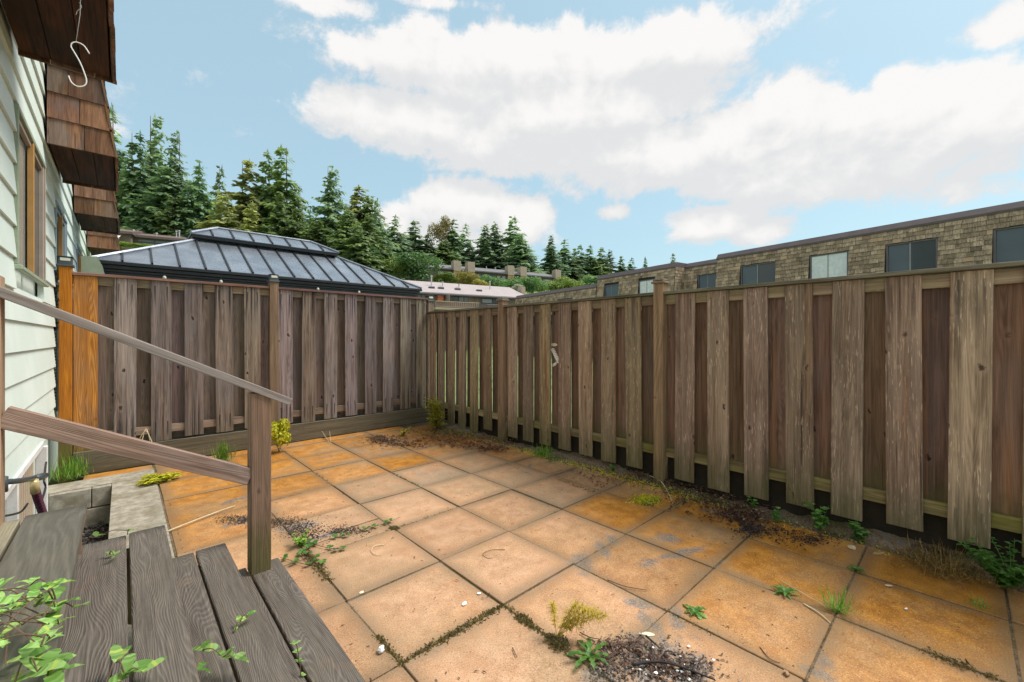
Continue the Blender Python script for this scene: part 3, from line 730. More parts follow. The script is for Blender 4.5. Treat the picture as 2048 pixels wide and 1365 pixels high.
for y, top in ((4.40, 1.965), (2.043, 1.985), (-1.40, 1.985)):
    wobj('post', box_mesh(.102, .102, top + .3, .004), M['fence_post'], rf, (FX + .012, y, top / 2 - .15))
    cap = wobj('post_cap', box_mesh(.135, .135, .022, .004), M['fence_post'], rf, (FX + .012, y, top + .011))
    obj('cap_top', box_mesh(.115, .115, .02, .008), M['fence_cap'], cap, (0, 0, .021))

# back fence, boards stand in the X-Z plane
bf = empty('board_fence', (1.7, FY, 0), 0, 'taller grey board fence at the far end in front of the metal gazebo', 'fence')
TOP = 2.108
left = [-.071, .238, .544, .850, 1.159, 1.552, 1.853, 2.158, 2.462, 2.770, 3.070, 3.376, 3.678]
for x in left:
    bot = .256 + rng.uniform(-.012, .012)
    if x < .1: bot = .20
    L = TOP - bot
    board(bf, M['grey_front'], .184, .019, L, (x + .092, FY + .0095, bot + L / 2), jit=.4)
for a, b in zip([-.379] + left[:-1], left):
    if a > 1.1 and b < 1.6: xs = [a + .184 + .055]
    else: xs = [(a + .184 + b) / 2]
    for xc in xs:
        L = TOP - .03 - .30
        board(bf, M['grey_back'], .184, .019, L, (xc, FY + .068, .30 + L / 2), jit=.15)
for x0, x1 in ((-.386, 1.444), (1.55, 3.90)):
    rail_x(bf, M['grey_rail'], .089, .037, x0, x1, FY + .0385, TOP - .046)
    rail_x(bf, M['grey_rail'], .089, .037, x0, x1, FY + .0385, .385)
    rail_x(bf, M['red_trim'], .030, .10, x0, x1, FY + .03, TOP + .0165, 'cap_rail')
rail_x(bf, M['kick'], .24, .05, -.38, 3.88, FY - .005, .125, 'kickboard')
rail_x(bf, M['kick'], .20, .03, -.38, 3.88, FY + .095, .22, 'kickboard')
o = wobj('board', box_mesh(.182, .019, TOP - .20, .0025), M['cedar'], bf, (-.288, FY + .0095, .20 + (TOP - .20) / 2)); o['label'] = 'fresh orange cedar board beside the house'
o = wobj('post', box_mesh(.10, .10, 2.45, .005), M['cedar_post'], bf, (-.436, FY + .03, 2.19 - 1.225)); o['label'] = 'fresh orange cedar post with darker foot'
wobj('post', box_mesh(.106, .10, 2.40, .004), M['fence_post'], bf, (1.497, FY + .015, 2.20 - 1.2))
wobj('post', box_mesh(.112, .10, 2.35, .004), M['fence_front'], bf, (3.95, FY + .03, 2.08 - 1.175))
def light_cap(x, y, z):
    base = wobj('post_light', box_mesh(.128, .128, .022, .004), M['grey_plastic'], bf, (x, y, z + .011))
    obj('housing', box_mesh(.102, .102, .075, .004), M['grey_plastic'], base, (0, 0, .0485))
    obj('lens', box_mesh(.074, .008, .03, .002), M['lens'], base, (0, -.052, .062))
    obj('solar_panel', box_mesh(.112, .112, .008, .002), M['black_plastic'], base, (0, 0, .0905))
light_cap(-.436, FY + .03, 2.19); light_cap(1.497, FY + .015, 2.20); light_cap(3.95, FY + .03, 2.08)

# strip of black spikes closing the slot between house and post
sp = MB(); sp.box((0, 0, 0), (.012, .02, 1.45))
r = random.Random(4)
for k in range(42):
    z = -.70 + k * .0335
    for s in (-1,):
        sp.tri((-.004, -.012, z - .010), (-.004, -.012, z + .012), (-.034 + r.uniform(-.006, .006), -.016, z + r.uniform(-.004, .012)))
        sp.tri((-.004, -.004, z + .012), (-.004, -.004, z - .010), (-.034 + r.uniform(-.006, .006), 0.0, z + r.uniform(-.004, .012)))
for k in range(260):
    z = r.uniform(.12, .72); x, y = r.uniform(-.03, .01), r.uniform(-.03, .03)
    a = Vector((r.uniform(-1, 1), r.uniform(-1, 1), r.uniform(-1, 1))).normalized() * .016
    b_ = a.cross(Vector((r.uniform(-1, 1), r.uniform(-1, 1), .3))).normalized() * .010
    p = Vector((x, y, z)); sp.quad(p - a, p + b_, p + a, p - b_)
tag(obj('ivy_strip', sp.mesh('ivy_strip'), M['ivy'], None, (-.493 + .0, FY - .03, 1.42)), 'thin dark spiky strip of creeper between house wall and orange post', 'creeper')

# ------------------------------------------------------------------ house
house = empty('house', (WALL, 4.0, 0), 0, 'pale mint clapboard house wall on the left with shingled roof skirts', 'house')
mb = MB()
# wall core with the basement window opening left out
def core(y0, y1, z0, z1): mb.box((WALL - .16, (y0 + y1) / 2, (z0 + z1) / 2), (.20, y1 - y0, z1 - z0))
core(-3, 16, .57, 5.35); core(5.32, 16, -.6, .57); core(-3, 3.35, -.6, .57)
obj('wall', mb.mesh('wall'), M['siding'], house, -house.location)
WIN = [(4.20, 5.46, 1.94, 2.93), (6.36, 7.40, 2.06, 2.83), (9.1, 10.5, 1.93, 2.83)]
exp = .203; z = .55
bm = {}
while z < 5.2:
    spans = [(-3.0, 15.9)]
    for (a, b, zb, zt) in WIN:
        if z + exp > zb - .02 and z < zt + .03:
            nxt = []
            for s0, s1 in spans:
                if s0 < a - .06 and s1 > b + .06: nxt += [(s0, a - .036), (b + .036, s1)]
                else: nxt.append((s0, s1))
            spans = nxt
    for s0, s1 in spans:
        L = s1 - s0
        b = MB(); # lap profile: thick at the bottom
        b.prism([(-.045, 0), (0, 0), (-.018, exp + .02), (-.045, exp + .02)], -L / 2, L / 2, 'y')
        me = b.mesh('lap', fix=True)
        obj('siding_board', me, M['siding'], house, (0, (s0 + s1) / 2 - 4.0, z - 0.003))
    z += exp
def house_window(y0, y1, z0, z1, mat_f, mat_in, name='window'):
    w = obj(name, box_mesh(.04, y1 - y0 + .08, .03, .004), mat_f, house, (.004, (y0 + y1) / 2 - 4, z0 - .03))   # sill carries the rest
    base = w.location.copy()
    def sub(n, sx, sy, sz, x, y, z, m): obj(n, box_mesh(sx, sy, sz, .003), m, w, (x - .004, y - (y0 + y1) / 2, z - (z0 - .03)))
    for y in (y0 - .018, y1 + .018): sub('frame', .035, .034, z1 - z0 + .05, -.012, y, (z0 + z1) / 2 + .012, mat_f if y < y0 else mat_in)
    sub('frame', .035, y1 - y0 + .074, .034, -.010, (y0 + y1) / 2, z1 + .020, mat_f)
    ym = y0 + (y1 - y0) * .50
    sub('mullion', .035, .045, z1 - z0, -.012, ym, (z0 + z1) / 2, M['sash_wood'])
    sub('sash', .03, .03, z1 - z0, -.02, y0 + .02, (z0 + z1) / 2, mat_in); sub('sash', .03, .035, z1 - z0, -.016, y1 - .04, (z0 + z1) / 2, mat_in)
    sub('sash', .028, y1 - y0, .03, -.022, (y0 + y1) / 2, z1 - .02, mat_in)
    sub('pane', .006, (y1 - y0) * .5 - .05, z1 - z0 - .03, -.040, (y0 + ym) / 2, (z0 + z1) / 2, M['glass_pale'])  # pale tint stands in for the sky reflected in this pane
    sub('pane', .006, (y1 - y0) * .5 - .05, z1 - z0 - .03, -.032, (y1 + ym) / 2 - .01, (z0 + z1) / 2, M['glass_dark'])
    return w
house_window(*WIN[0], M['trim_green'], M['trim_tan'])
house_window(*WIN[1], M['trim_blue'], M['trim_blue'])
house_window(*WIN[2], M['trim_blue'], M['trim_blue'])
# basement window in the well
bw = obj('basement_window', box_mesh(.06, 1.95, .05, .004), M['trim_white'], house, (-.02, 4.335 - 4, .545))
def bsub(n, sx, sy, sz, x, y, z, m): obj(n, box_mesh(sx, sy, sz, .003), m, bw, (x + .02, y - 4.335, z - .545))
bsub('frame', .07, .055, .95, -.005, 5.335, .05, M['trim_white']); bsub('frame', .07, .055, .95, -.005, 3.38, .05, M['trim_white'])
bsub('mullion', .05, .04, .94, -.035, 4.30, .05, M['trim_white']); bsub('sash', .04, .05, .94, -.04, 4.36, .05, M['trim_tan'])
bsub('pane', .006, .93, .94, -.06, 3.86, .05, M['glass_pale']); bsub('pane', .006, .92, .94, -.06, 4.85, .05, M['glass_dark'])
for k in range(9): bsub('blind_slat', .012, .055, .93, -.05, 4.46 + k * .098, .05, M['balcony_wood'])
# small flat roof edge on top of the wall
obj('roof', box_mesh(1.2, 19, .12, .01), M['fascia'], house, (-.35, 2.5, 5.42))
# shingled skirts between the windows
def skirt_x(z): return -.052 - .125 * (z - 3.18)            # world X of the sloped face
SR = random.Random(11)
def skirt(y0, y1):
    zb, zt = 3.18, 5.34
    root = bpy.data.objects.new('roof_skirt', None)
    C.objects.link(root); root.parent = house; root.location = (0, y0 - 4, zb)
    wx0 = WALL + .012
    # core behind the shingles
    b = MB()
    b.prism([(wx0 - WALL, .03), (skirt_x(zb) - WALL - .025, .03), (skirt_x(zt) - WALL - .02, zt - zb), (wx0 - WALL, zt - zb)], .03, y1 - y0 - .03, 'y')
    obj('core', b.mesh('core', fix=True), M['roof_dark'], root)
    # soffit planks
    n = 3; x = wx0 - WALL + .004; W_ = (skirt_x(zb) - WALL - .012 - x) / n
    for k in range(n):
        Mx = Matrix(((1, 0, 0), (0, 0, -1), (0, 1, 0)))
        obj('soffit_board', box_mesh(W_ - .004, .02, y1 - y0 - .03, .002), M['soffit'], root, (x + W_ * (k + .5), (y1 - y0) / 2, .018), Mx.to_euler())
    e = .232
    # cheeks facing the camera and away, rows of shingles
    for side in (0, 1):
        k = 0; z = zb - .012
        while z < zt - .05:
            x = wx0
            while True:
                xe = skirt_x(z) + .006
                if x > xe - .02: break
                w = SR.uniform(.10, .24)
                x2 = x + w
                last = x2 > xe - .05
                b = MB()
                xb = xe if last else x2 - .004
                xt = (skirt_x(z + e) + .006) if last else x2 - .004
                h = min(e + .02, zt - z)
                yo = -.016 if side == 0 else (y1 - y0) + .016
                yi = .006 if side == 0 else (y1 - y0) - .006
                ym = .0 if side == 0 else (y1 - y0)
                # wedge: butt proud at the bottom
                zz0, zz1 = -h / 2, h / 2
                cx = (x + xb) / 2
                v = [(x - cx, yo, zz0), (xb - cx, yo, zz0), (xt - cx, ym, zz1), (x - cx, ym, zz1), (x - cx, yi, zz0), (xb - cx, yi, zz0), (xt - cx, yi, zz1), (x - cx, yi, zz1)]
                b.v = v; b.f = [(0, 1, 2, 3), (7, 6, 5, 4), (0, 4, 5, 1), (1, 5, 6, 2), (2, 6, 7, 3), (3, 7, 4, 0)]
                obj('shingle', b.mesh('shingle', fix=True), M['shake'], root, (cx - WALL, SR.uniform(-.002, .002), z - zb + h / 2))
                x = x2
                if last: break
            z += e; k += 1
    # sloped face
    z = zb - .014
    while z < zt - .05:
        y = y0 - .018
        while y < y1 + .01:
            w = min(SR.uniform(.12, .25), y1 + .018 - y)
            if w < .03: break
            b = MB(); h = min(e + .02, zt - z)
            xb, xt = skirt_x(z) + .016, skirt_x(z + h) + .0
            cx = (xb + xt) / 2
            b.v = [(xb - cx, -w / 2, -h / 2), (xb - cx, w / 2 - .004, -h / 2), (xt - cx, w / 2 - .004, h / 2), (xt - cx, -w / 2, h / 2),
                   (xb - cx - .02, -w / 2, -h / 2), (xb - cx - .02, w / 2 - .004, -h / 2), (xt - cx - .012, w / 2 - .004, h / 2), (xt - cx - .012, -w / 2, h / 2)]
            b.f = [(0, 1, 2, 3), (7, 6, 5, 4), (0, 4, 5, 1), (1, 5, 6, 2), (2, 6, 7, 3), (3, 7, 4, 0)]
            obj('shingle', b.mesh('shingle', fix=True), M['shake'], root, (cx - WALL + SR.uniform(-.003, .006), y + w / 2 - y0, z - zb + h / 2))
            y += w
        z += e
    return root
# the near skirt is higher on the wall by a hand's breadth
s0 = skirt(2.35, 4.10); s0.location.z += .09
skirt(5.50, 6.78); skirt(8.30, 9.58); skirt(11.25, 12.5); skirt(14.2, 15.4)

# ------------------------------------------------------------------ steps with handrail
st = empty('deck_steps', (.2, 1.2, 0), 0, 'worn grey wooden steps with a handrail leading down from the house', 'steps')
YE, YS = 2.69, -1.1
def plank(x0, x1, z, m, ye=YE, th=.038):
    Mx = Matrix(((1, 0, 0), (0, 0, -1), (0, 1, 0)))
    L = ye - YS
    wobj('plank', box_mesh(x1 - x0, th, L, .004, key=round(x0, 3)), m, st, ((x0 + x1) / 2, (ye + YS) / 2, z - th / 2),
         (Mx @ Matrix.Rotation(R(rng.uniform(-.25, .25)), 3, 'Z')).to_euler())
plank(-.495, -.311, .70, M['deck_pale'], 2.66)
plank(-.301, -.117, .70, M['deck_plain'])
plank(-.150, .012, .52, M['deck']); plank(.022, .154, .52, M['deck'], 2.705)
plank(.125, .268, .345, M['deck'], 2.70); plank(.277, .405, .345, M['deck'], 2.71)
plank(.385, .502, .172, M['deck'], 2.72); plank(.512, .664, .172, M['deck'], 2.715)
for y in (2.60, 1.2, -.3):       # stringers
    b = MB(); b.prism([(-.49, .66), (-.13, .66), (-.13, .48), (.14, .48), (.14, .305), (.395, .305), (.395, .132), (.64, .132), (.64, 0.008), (.30, 0.008), (-.49, .40)], y - .02, y + .02, 'y')
    obj('stringer', b.mesh('stringer', fix=True), M['post_wood'], st, -st.location)
# handrail: posts, sloping cap and mid rail
PY = 2.645
wobj('post', box_mesh(.098, .09, .98, .004), M['post_wood'], st, (.553, PY, .172 + .487))
wobj('post', box_mesh(.09, .09, 1.02, .004), M['fence_post'], st, (-.400, PY, .70 + .49))
th = math.atan(.513)
def slope_bar(name, x0, z0, x1, z1, h, t, m, y):
    L = math.hypot(x1 - x0, z1 - z0); a = math.atan2(z0 - z1, x1 - x0)
    Mx = Matrix.Rotation(a, 3, 'Y') @ Matrix(((0, 0, 1), (0, 1, 0), (-1, 0, 0)))
    wobj(name, box_mesh(h, t, L, .003), m, st, ((x0 + x1) / 2, y, (z0 + z1) / 2), Mx.to_euler())
slope_bar('handrail', -.55, 1.732, .70, 1.085, .040, .092, M['rail_wood'], PY - .012)
slope_bar('mid_rail', -.355, 1.135, .506, .699, .086, .038, M['rail_red'], PY - .02)
# ------------------------------------------------------------------ gazebo behind the back fence
GZ = 2.40; gx0, gx1, gy0, gy1 = -.285, 4.25, 7.15, 10.05
gaz = empty('gazebo', ((gx0 + gx1) / 2, 8.6, 0), 0, 'black gazebo with two tier standing seam metal roof behind the fence', 'gazebo')
gc = gaz.location
INS, RISE = 1.16, .609
def roof_face(cx, cy, half, inset, rise, z0, rot, pitch, parent_base, trim=0.02):
    """trapezoid hip face; local x along the eave, local y up the slope inwards; panels + seams as parts"""
    n = int(round(2 * half / pitch)); w = 2 * half / n
    L = math.hypot(inset, rise); ang = math.atan2(rise, inset)
    def smax(x): return max(0, min(1, (half - abs(x)) / inset))
    Mr = Matrix.Rotation(rot, 3, 'Z')
    def P(x, s, up=0.0):
        p = Vector((x, inset * s - math.sin(ang) * up, rise * s + math.cos(ang) * up))
        return Mr @ p + Vector((cx, cy, z0)) - gc
    for k in range(n):
        x0, x1 = -half + k * w, -half + (k + 1) * w
        poly = [(x0, 0), (x1, 0), (x1, smax(x1))]
        for xb in (half - inset, -half + inset):
            if x0 < xb < x1: poly.append((xb, 1.0))
        poly.append((x0, smax(x0)))
        pts = []
        for q_ in poly:
            if not pts or (abs(pts[-1][0] - q_[0]) + abs(pts[-1][1] - q_[1])) > 1e-4: pts.append(q_)
        if pts[0] == pts[-1] or (abs(pts[0][0] - pts[-1][0]) + abs(pts[0][1] - pts[-1][1])) < 1e-4: pts.pop()
        b = MB(); i = len(pts)
        b.v = [tuple(P(x, s)) for x, s in pts] + [tuple(P(x, s, -.012)) for x, s in pts]
        b.f = [tuple(range(i)), tuple(reversed(range(i, 2 * i)))] + [((t + 1) % i, t, t + i, (t + 1) % i + i) for t in range(i)]
        obj('roof_panel', b.mesh('panel', fix=True), M['metal_roof'], parent_base)
    for k in range(1, n):
        x = -half + k * w; s = smax(x)
        if s < .06: continue
        b = MB(); t = .010; hh = .022
        b.v = [tuple(P(x + dx, ss, u)) for ss in (0.0, s) for dx, u in ((-t, 0.001), (t, 0.001), (t, hh), (-t, hh))]
        b.f = [(3, 2, 1, 0), (4, 5, 6, 7), (0, 1, 5, 4), (1, 2, 6, 5), (2, 3, 7, 6), (3, 0, 4, 7)]
        obj('seam', b.mesh('seam', fix=True), M['black_metal'], parent_base)
def hip_roof(x0, x1, y0, y1, inset, rise, z0, pitch):
    cx, cy = (x0 + x1) / 2, (y0 + y1) / 2
    roof_face(cx, y0, (x1 - x0) / 2, inset, rise, z0, 0, pitch, gaz)
    roof_face(cx, y1, (x1 - x0) / 2, inset, rise, z0, R(180), pitch, gaz)
    roof_face(x0, cy, (y1 - y0) / 2, inset, rise, z0, R(-90), pitch, gaz)
    roof_face(x1, cy, (y1 - y0) / 2, inset, rise, z0, R(90), pitch, gaz)
    for (ax, ay, sx, sy) in ((x0, y0, 1, 1), (x1, y0, -1, 1), (x0, y1, 1, -1), (x1, y1, -1, -1)):
        b = MB(); b.tube([Vector((ax, ay, z0 + .012)) - gc, Vector((ax + sx * inset, ay + sy * inset, z0 + rise + .012)) - gc], .024, 6)
        obj('hip_cap', b.mesh('hip'), M['metal_roof'], gaz)
hip_roof(gx0, gx1, gy0, gy1, INS, RISE, GZ, .292)
ux0, ux1, uy0, uy1, uz = .78, 3.06, 8.20, 9.00, 3.085
hip_roof(ux0, ux1, uy0, uy1, .399, .215, uz, .292)
b = MB(); b.tube([Vector((ux0 + .40, 8.6, uz + .222)) - gc, Vector((ux1 - .40, 8.6, uz + .222)) - gc], .024, 6); obj('ridge_cap', b.mesh('ridge'), M['metal_roof'], gaz)
def ring(x0, x1, y0, y1, z0, z1, t, m, name):
    for (c, s) in ((((x0 + x1) / 2, y0 + t / 2), (x1 - x0, t)), (((x0 + x1) / 2, y1 - t / 2), (x1 - x0, t)),
                   ((x0 + t / 2, (y0 + y1) / 2), (t, y1 - y0 - 2 * t - .004)), ((x1 - t / 2, (y0 + y1) / 2), (t, y1 - y0 - 2 * t - .004))):
        obj(name, box_mesh(s[0], s[1], z1 - z0, .004), m, gaz, Vector((c[0], c[1], (z0 + z1) / 2)) - gc)
ring(gx0 - .01, gx1 + .01, gy0 - .01, gy1 + .01, GZ - .045, GZ - .004, .06, M['black_metal'], 'eave_trim')
ring(gx0 + .025, gx1 - .025, gy0 + .025, gy1 - .025, GZ - .095, GZ - .046, .05, M['black_metal'], 'eave_trim')
ring(gx0 + .06, gx1 - .06, gy0 + .06, gy1 - .06, GZ - .125, GZ - .096, .05, M['dark_frame'], 'eave_trim')
ring(gx0 + .08, gx1 - .08, gy0 + .08, gy1 - .08, GZ - .25, GZ - .126, .06, M['black_metal'], 'beam')
ring(ux0 + .02, ux1 - .02, uy0 + .02, uy1 - .02, uz - .055, uz - .003, .04, M['black_metal'], 'eave_trim')
ring(ux0 + .10, ux1 - .10, uy0 + .12, uy1 - .12, uz - .18, uz - .056, .03, M['black_metal'], 'clerestory')
for x in (gx0 + .25, gx1 - .25):
    for y in (gy0 + .25, gy1 - .25):
        obj('post', box_mesh(.12, .12, GZ - .26, .006), M['black_metal'], gaz, Vector((x, y, (GZ - .26) / 2)) - gc)
k = 0; x = gx0 + .4
while x < gx1 - .4:      # slatted privacy wall at the rear
    obj('slat', box_mesh(.20, .02, 2.1, .003), M['roof_dark'], gaz, Vector((x, gy1 - .3, 1.07)) - gc); x += .215
obj('maker_plate', box_mesh(.14, .006, .028, .002), M['alu'], gaz, Vector((.02, gy0 + .075, GZ - .19)) - gc)
b = MB(); b.box((0, 0, 0), (gx1 - gx0 - .3, gy1 - gy0 - .3, .02)); obj('ceiling', b.mesh('ceil'), M['roof_dark'], gaz, (0, 0, GZ - .02))
# string of bulbs under the eave
for px, py in ((329, 556), (442, 564), (636, 579), (718, 585)):
    p = at_y(px, py, gy0 + .02)
    bl = MB()
    for u in range(6):
        for v_ in range(8):
            def sp_(u, v): t = math.pi * u / 6; w = 2 * math.pi * v / 8; return (math.sin(t) * math.cos(w) * .022, math.sin(t) * math.sin(w) * .022, math.cos(t) * .028)
            bl.quad(sp_(u, v_), sp_(u + 1, v_), sp_(u + 1, v_ + 1), sp_(u, v_ + 1))
    o = obj('bulb', bl.mesh('bulb', True), M['lens'], gaz, p - gc)
    c = MB(); c.tube([(0, 0, .02), (0, .01, GZ - .25 - p.z)], .008, 6); obj('socket', c.mesh('socket'), M['black_plastic'], o)

# ------------------------------------------------------------------ mansard terrace on the right
TD = cam_dir(-32.3); TN = Vector((TD.y, -TD.x, 0))                 # along the row (away), and away from the camera side
P0 = at_depth(2048, 676, 13.7); P0.z = 0
ter_rz = math.atan2(TD.y, TD.x)
SHR = random.Random(5)
def terrace(label, t0, t1, off, ztop, zslope, windows, part_limit, ret0=None, cat='building', group='mansard terrace houses'):
    """local x along the row, local y towards the camera side, z up"""
    org = P0 + TD * t0 + TN * off
    root = empty('terrace_house', org, ter_rz, label, cat, group)
    L = t1 - t0; run = .34; zb = 2.55
    def fy(z): return -run * (z - zb) / (zslope - zb) + run          # local -y is towards camera? resolved below
    sgn = 1 if (Matrix.Rotation(ter_rz, 3, 'Z') @ Vector((0, 1, 0))).dot(-TN) > 0 else -1
    def Y(z, up=0): return sgn * (fy(z) + up)
    b = MB(); b.box((L / 2, -sgn * 4, (zb + .3) / 2 - .2), (L, 8 + .0, zb + .7)); obj('wall', b.mesh('wall'), M['brown_wall'], root)
    # solid behind the slope, cut for the windows by building it in strips
    xs = sorted({0, L} | {w[0] - t0 for w in windows} | {w[1] - t0 for w in windows})
    b = MB()
    for a, c in zip(xs[:-1], xs[1:]):
        mid = (a + c) / 2 + t0; win = [w for w in windows if w[0] <= mid <= w[1]]
        rngs = [(zb, zslope)] if not win else [(zb, win[0][2]), (win[0][3], zslope)]
        for z0, z1 in rngs:
            b.prism([(Y(z0, -.03), z0), (Y(z1, -.03), z1), (-sgn * 6, z1), (-sgn * 6, z0)], a, c, 'x')
    obj('roof_core', b.mesh('core', fix=True), M['roof_dark'], root)
    # parapet flashing leaning back
    b = MB(); b.prism([(Y(zslope, .05), zslope - .03), (Y(zslope, .06), zslope + .05), (Y(zslope, -.10), ztop), (-sgn * 6, ztop), (-sgn * 6, zslope - .03)], -.03, L + .03, 'x')
    obj('parapet', b.mesh('parapet', fix=True), M['fascia'], root)
    # shingles
    ex = .172; cand = []
    z = zslope - .02; row = 0
    while z - ex > 3.2:
        z -= ex; row += 1
        segs = [(0.0, L)]
        for w in windows:
            if z + ex > w[2] + .02 and z < w[3] - .02:
                segs = [q_ for s in segs for q_ in (((s[0], w[0] - t0), (w[1] - t0, s[1])) if s[0] < w[0] - t0 and s[1] > w[1] - t0 else (s,))]
        for a, c in segs:
            x = a + .001
            while x < c - .02:
                w_ = min(SHR.uniform(.13, .32), c - x)
                if c - x - w_ < .05: w_ = c - x
                cand.append((x, w_ - .006, z)); x += w_
    cand.sort(key=lambda q_: (-(q_[2] > 3.95), q_[0]))
    stuff = MB()
    tilt = math.atan2(run, zslope - zb)
    hgt = ex + .03
    def geo(bb, x, w_, z, jx):
        z1 = z + hgt
        yb, yt = Y(z, .034 + jx), Y(z1, .002 + jx)
        yb2, yt2 = Y(z, -.004), Y(z1, -.004)
        i = len(bb.v)
        bb.v += [(x, yb, z), (x + w_, yb, z), (x + w_, yt, z1), (x, yt, z1), (x, yb2, z), (x + w_, yb2, z), (x + w_, yt2, z1), (x, yt2, z1)]
        bb.f += [tuple(i + q_ for q_ in f) for f in ((0, 1, 2, 3), (7, 6, 5, 4), (0, 4, 5, 1), (1, 5, 6, 2), (2, 6, 7, 3), (3, 7, 4, 0))]
    for n, (x, w_, z) in enumerate(cand):
        zj = z + SHR.uniform(-.012, .012); jx = SHR.uniform(-.003, .006)
        if n < part_limit:
            bb = MB(); geo(bb, -w_ / 2, w_, zj, jx)
            bb.v = [(vx, vy, vz) for vx, vy, vz in bb.v]
            obj('shingle', bb.mesh('shingle', fix=True), M['old_shingle'], root, (x + w_ / 2, 0, 0))
        else: geo(stuff, x, w_, zj, jx)
    if stuff.v: obj('shingles', stuff.mesh('shingles', fix=True), M['old_shingle'], root)['kind'] = 'stuff'
    # windows: vertical, set back into the slope
    for (w0, w1, z0, z1, kind) in windows:
        a, c = w0 - t0, w1 - t0; yf = Y(z1, -.04)
        wn = obj('window', box_mesh(c - a - .01, .05, .05, .004), M['frame_mauve'], root, ((a + c) / 2, yf, z1 - .028))
        def sub(n, sx, sy, sz, x, y, z, m): obj(n, box_mesh(sx, sy, sz, .002), m, wn, (x - (a + c) / 2, y - yf, z - z1 + .028))
        sub('frame', .06, .05, z1 - z0 - .056, a + .036, yf, (z0 + z1) / 2 - .026, M['frame_mauve']); sub('frame', .06, .05, z1 - z0 - .056, c - .036, yf, (z0 + z1) / 2 - .026, M['frame_mauve'])
        sub('sill', c - a - .01, .09, .04, (a + c) / 2, yf + sgn * .02, z0 + .02, M['frame_mauve'])
        mid = (a + c) / 2 + .03
        sub('mullion', .035, .03, z1 - z0 - .1, mid, yf - sgn * .01, (z0 + z1) / 2, M['alu'])
        gm = {'dark': 'glass_dark', 'curtain': 'glass_pale', 'blind': 'glass_dark', 'blue': 'glass_blue'}[kind]
        for n_, (p, q_) in enumerate(((a + .07, mid - .02), (mid + .02, c - .07))):
            sub('pane', q_ - p, .008, z1 - z0 - .1, (p + q_) / 2, yf - sgn * (.02 + .008 * n_), (z0 + z1) / 2, M['glass_blue' if (n_ == 1 and kind in ('dark', 'blind')) else gm])
        if kind == 'blind':
            zz = z1 - .08
            while zz > z0 + .05:
                sub('blind_slat', (c - a) / 2 - .1, .004, .018, (a + mid) / 2, yf - sgn * .0145, zz, M['blind']); zz -= .034
        if kind == 'curtain':
            bb = MB(); n = 26; 
            for q_ in range(n):
                u0, u1 = a + .08 + (c - a - .16) * q_ / n, a + .08 + (c - a - .16) * (q_ + 1) / n
                f0, f1 = .006 * math.sin(q_ * 1.7), .006 * math.sin((q_ + 1) * 1.7)
                bb.quad((u0 - (a + c) / 2, f0, -.5), (u1 - (a + c) / 2, f1, -.5), (u1 - (a + c) / 2, f1, .5), (u0 - (a + c) / 2, f0, .5))
            obj('curtain', bb.mesh('curtain'), M['curtain'], wn, (0, -sgn * .004, -.53))
    if ret0:      # shingled return at the near end
        w0 = ret0
        z = zslope - .02
        bb = MB(); bb.box((-.02, -sgn * w0 / 2, (zb + zslope) / 2), (.02, w0, zslope - zb)); obj('roof_core', bb.mesh('ret'), M['roof_dark'], root)
        while z - ex > 3.2:
            z -= ex; y = 0.0
            top = fy(z)
            while y < w0 + top - .02:
                w_ = min(SHR.uniform(.12, .26), w0 + top - y)
                bb = MB(); i = 0
                ya, yb = top - y, top - y - w_ + .006
                bb.v = [(-.055, sgn * ya, -hgt / 2), (-.055, sgn * yb, -hgt / 2), (-.036, sgn * yb, hgt / 2), (-.036, sgn * ya, hgt / 2), (-.03, sgn * ya, -hgt / 2), (-.03, sgn * yb, -hgt / 2), (-.03, sgn * yb, hgt / 2), (-.03, sgn * ya, hgt / 2)]
                bb.f = [(0, 1, 2, 3), (7, 6, 5, 4), (0, 4, 5, 1), (1, 5, 6, 2), (2, 6, 7, 3), (3, 7, 4, 0)]
                obj('shingle', bb.mesh('shingle', fix=True), M['old_shingle'], root, (0, 0, z + hgt / 2)); y += w_
    return root
WZ = (3.55, 5.13)
terrace('mossy shingled mansard terrace house nearest on the right, with four dark framed windows', -3.6, 10.57, 0, 5.96, 5.68,
        [(-.83, .67, *WZ, 'blind'), (2.0, 3.5, *WZ, 'blind'), (4.70, 6.165, *WZ, 'curtain'), (7.557, 9.29, *WZ, 'dark')], 300)
terrace('recessed shingled mansard house between the two longer terrace blocks', 10.60, 13.17, .9, 5.93, 5.65, [(11.0, 12.3, *WZ, 'blue')], 120)
terrace('shingled mansard house in mid row with a pale curtained window behind the fence post', 13.2, 19.7, 0, 5.95, 5.64,
        [(14.6, 15.9, *WZ, 'curtain'), (17.6, 19.0, *WZ, 'blue')], 200, ret0=.9)
terrace('lower shingled mansard house at the far end of the right terrace', 19.73, 30.5, -.1, 5.40, 5.10, [(22.3, 24.2, 3.2, 4.55, 'dark')], 200)

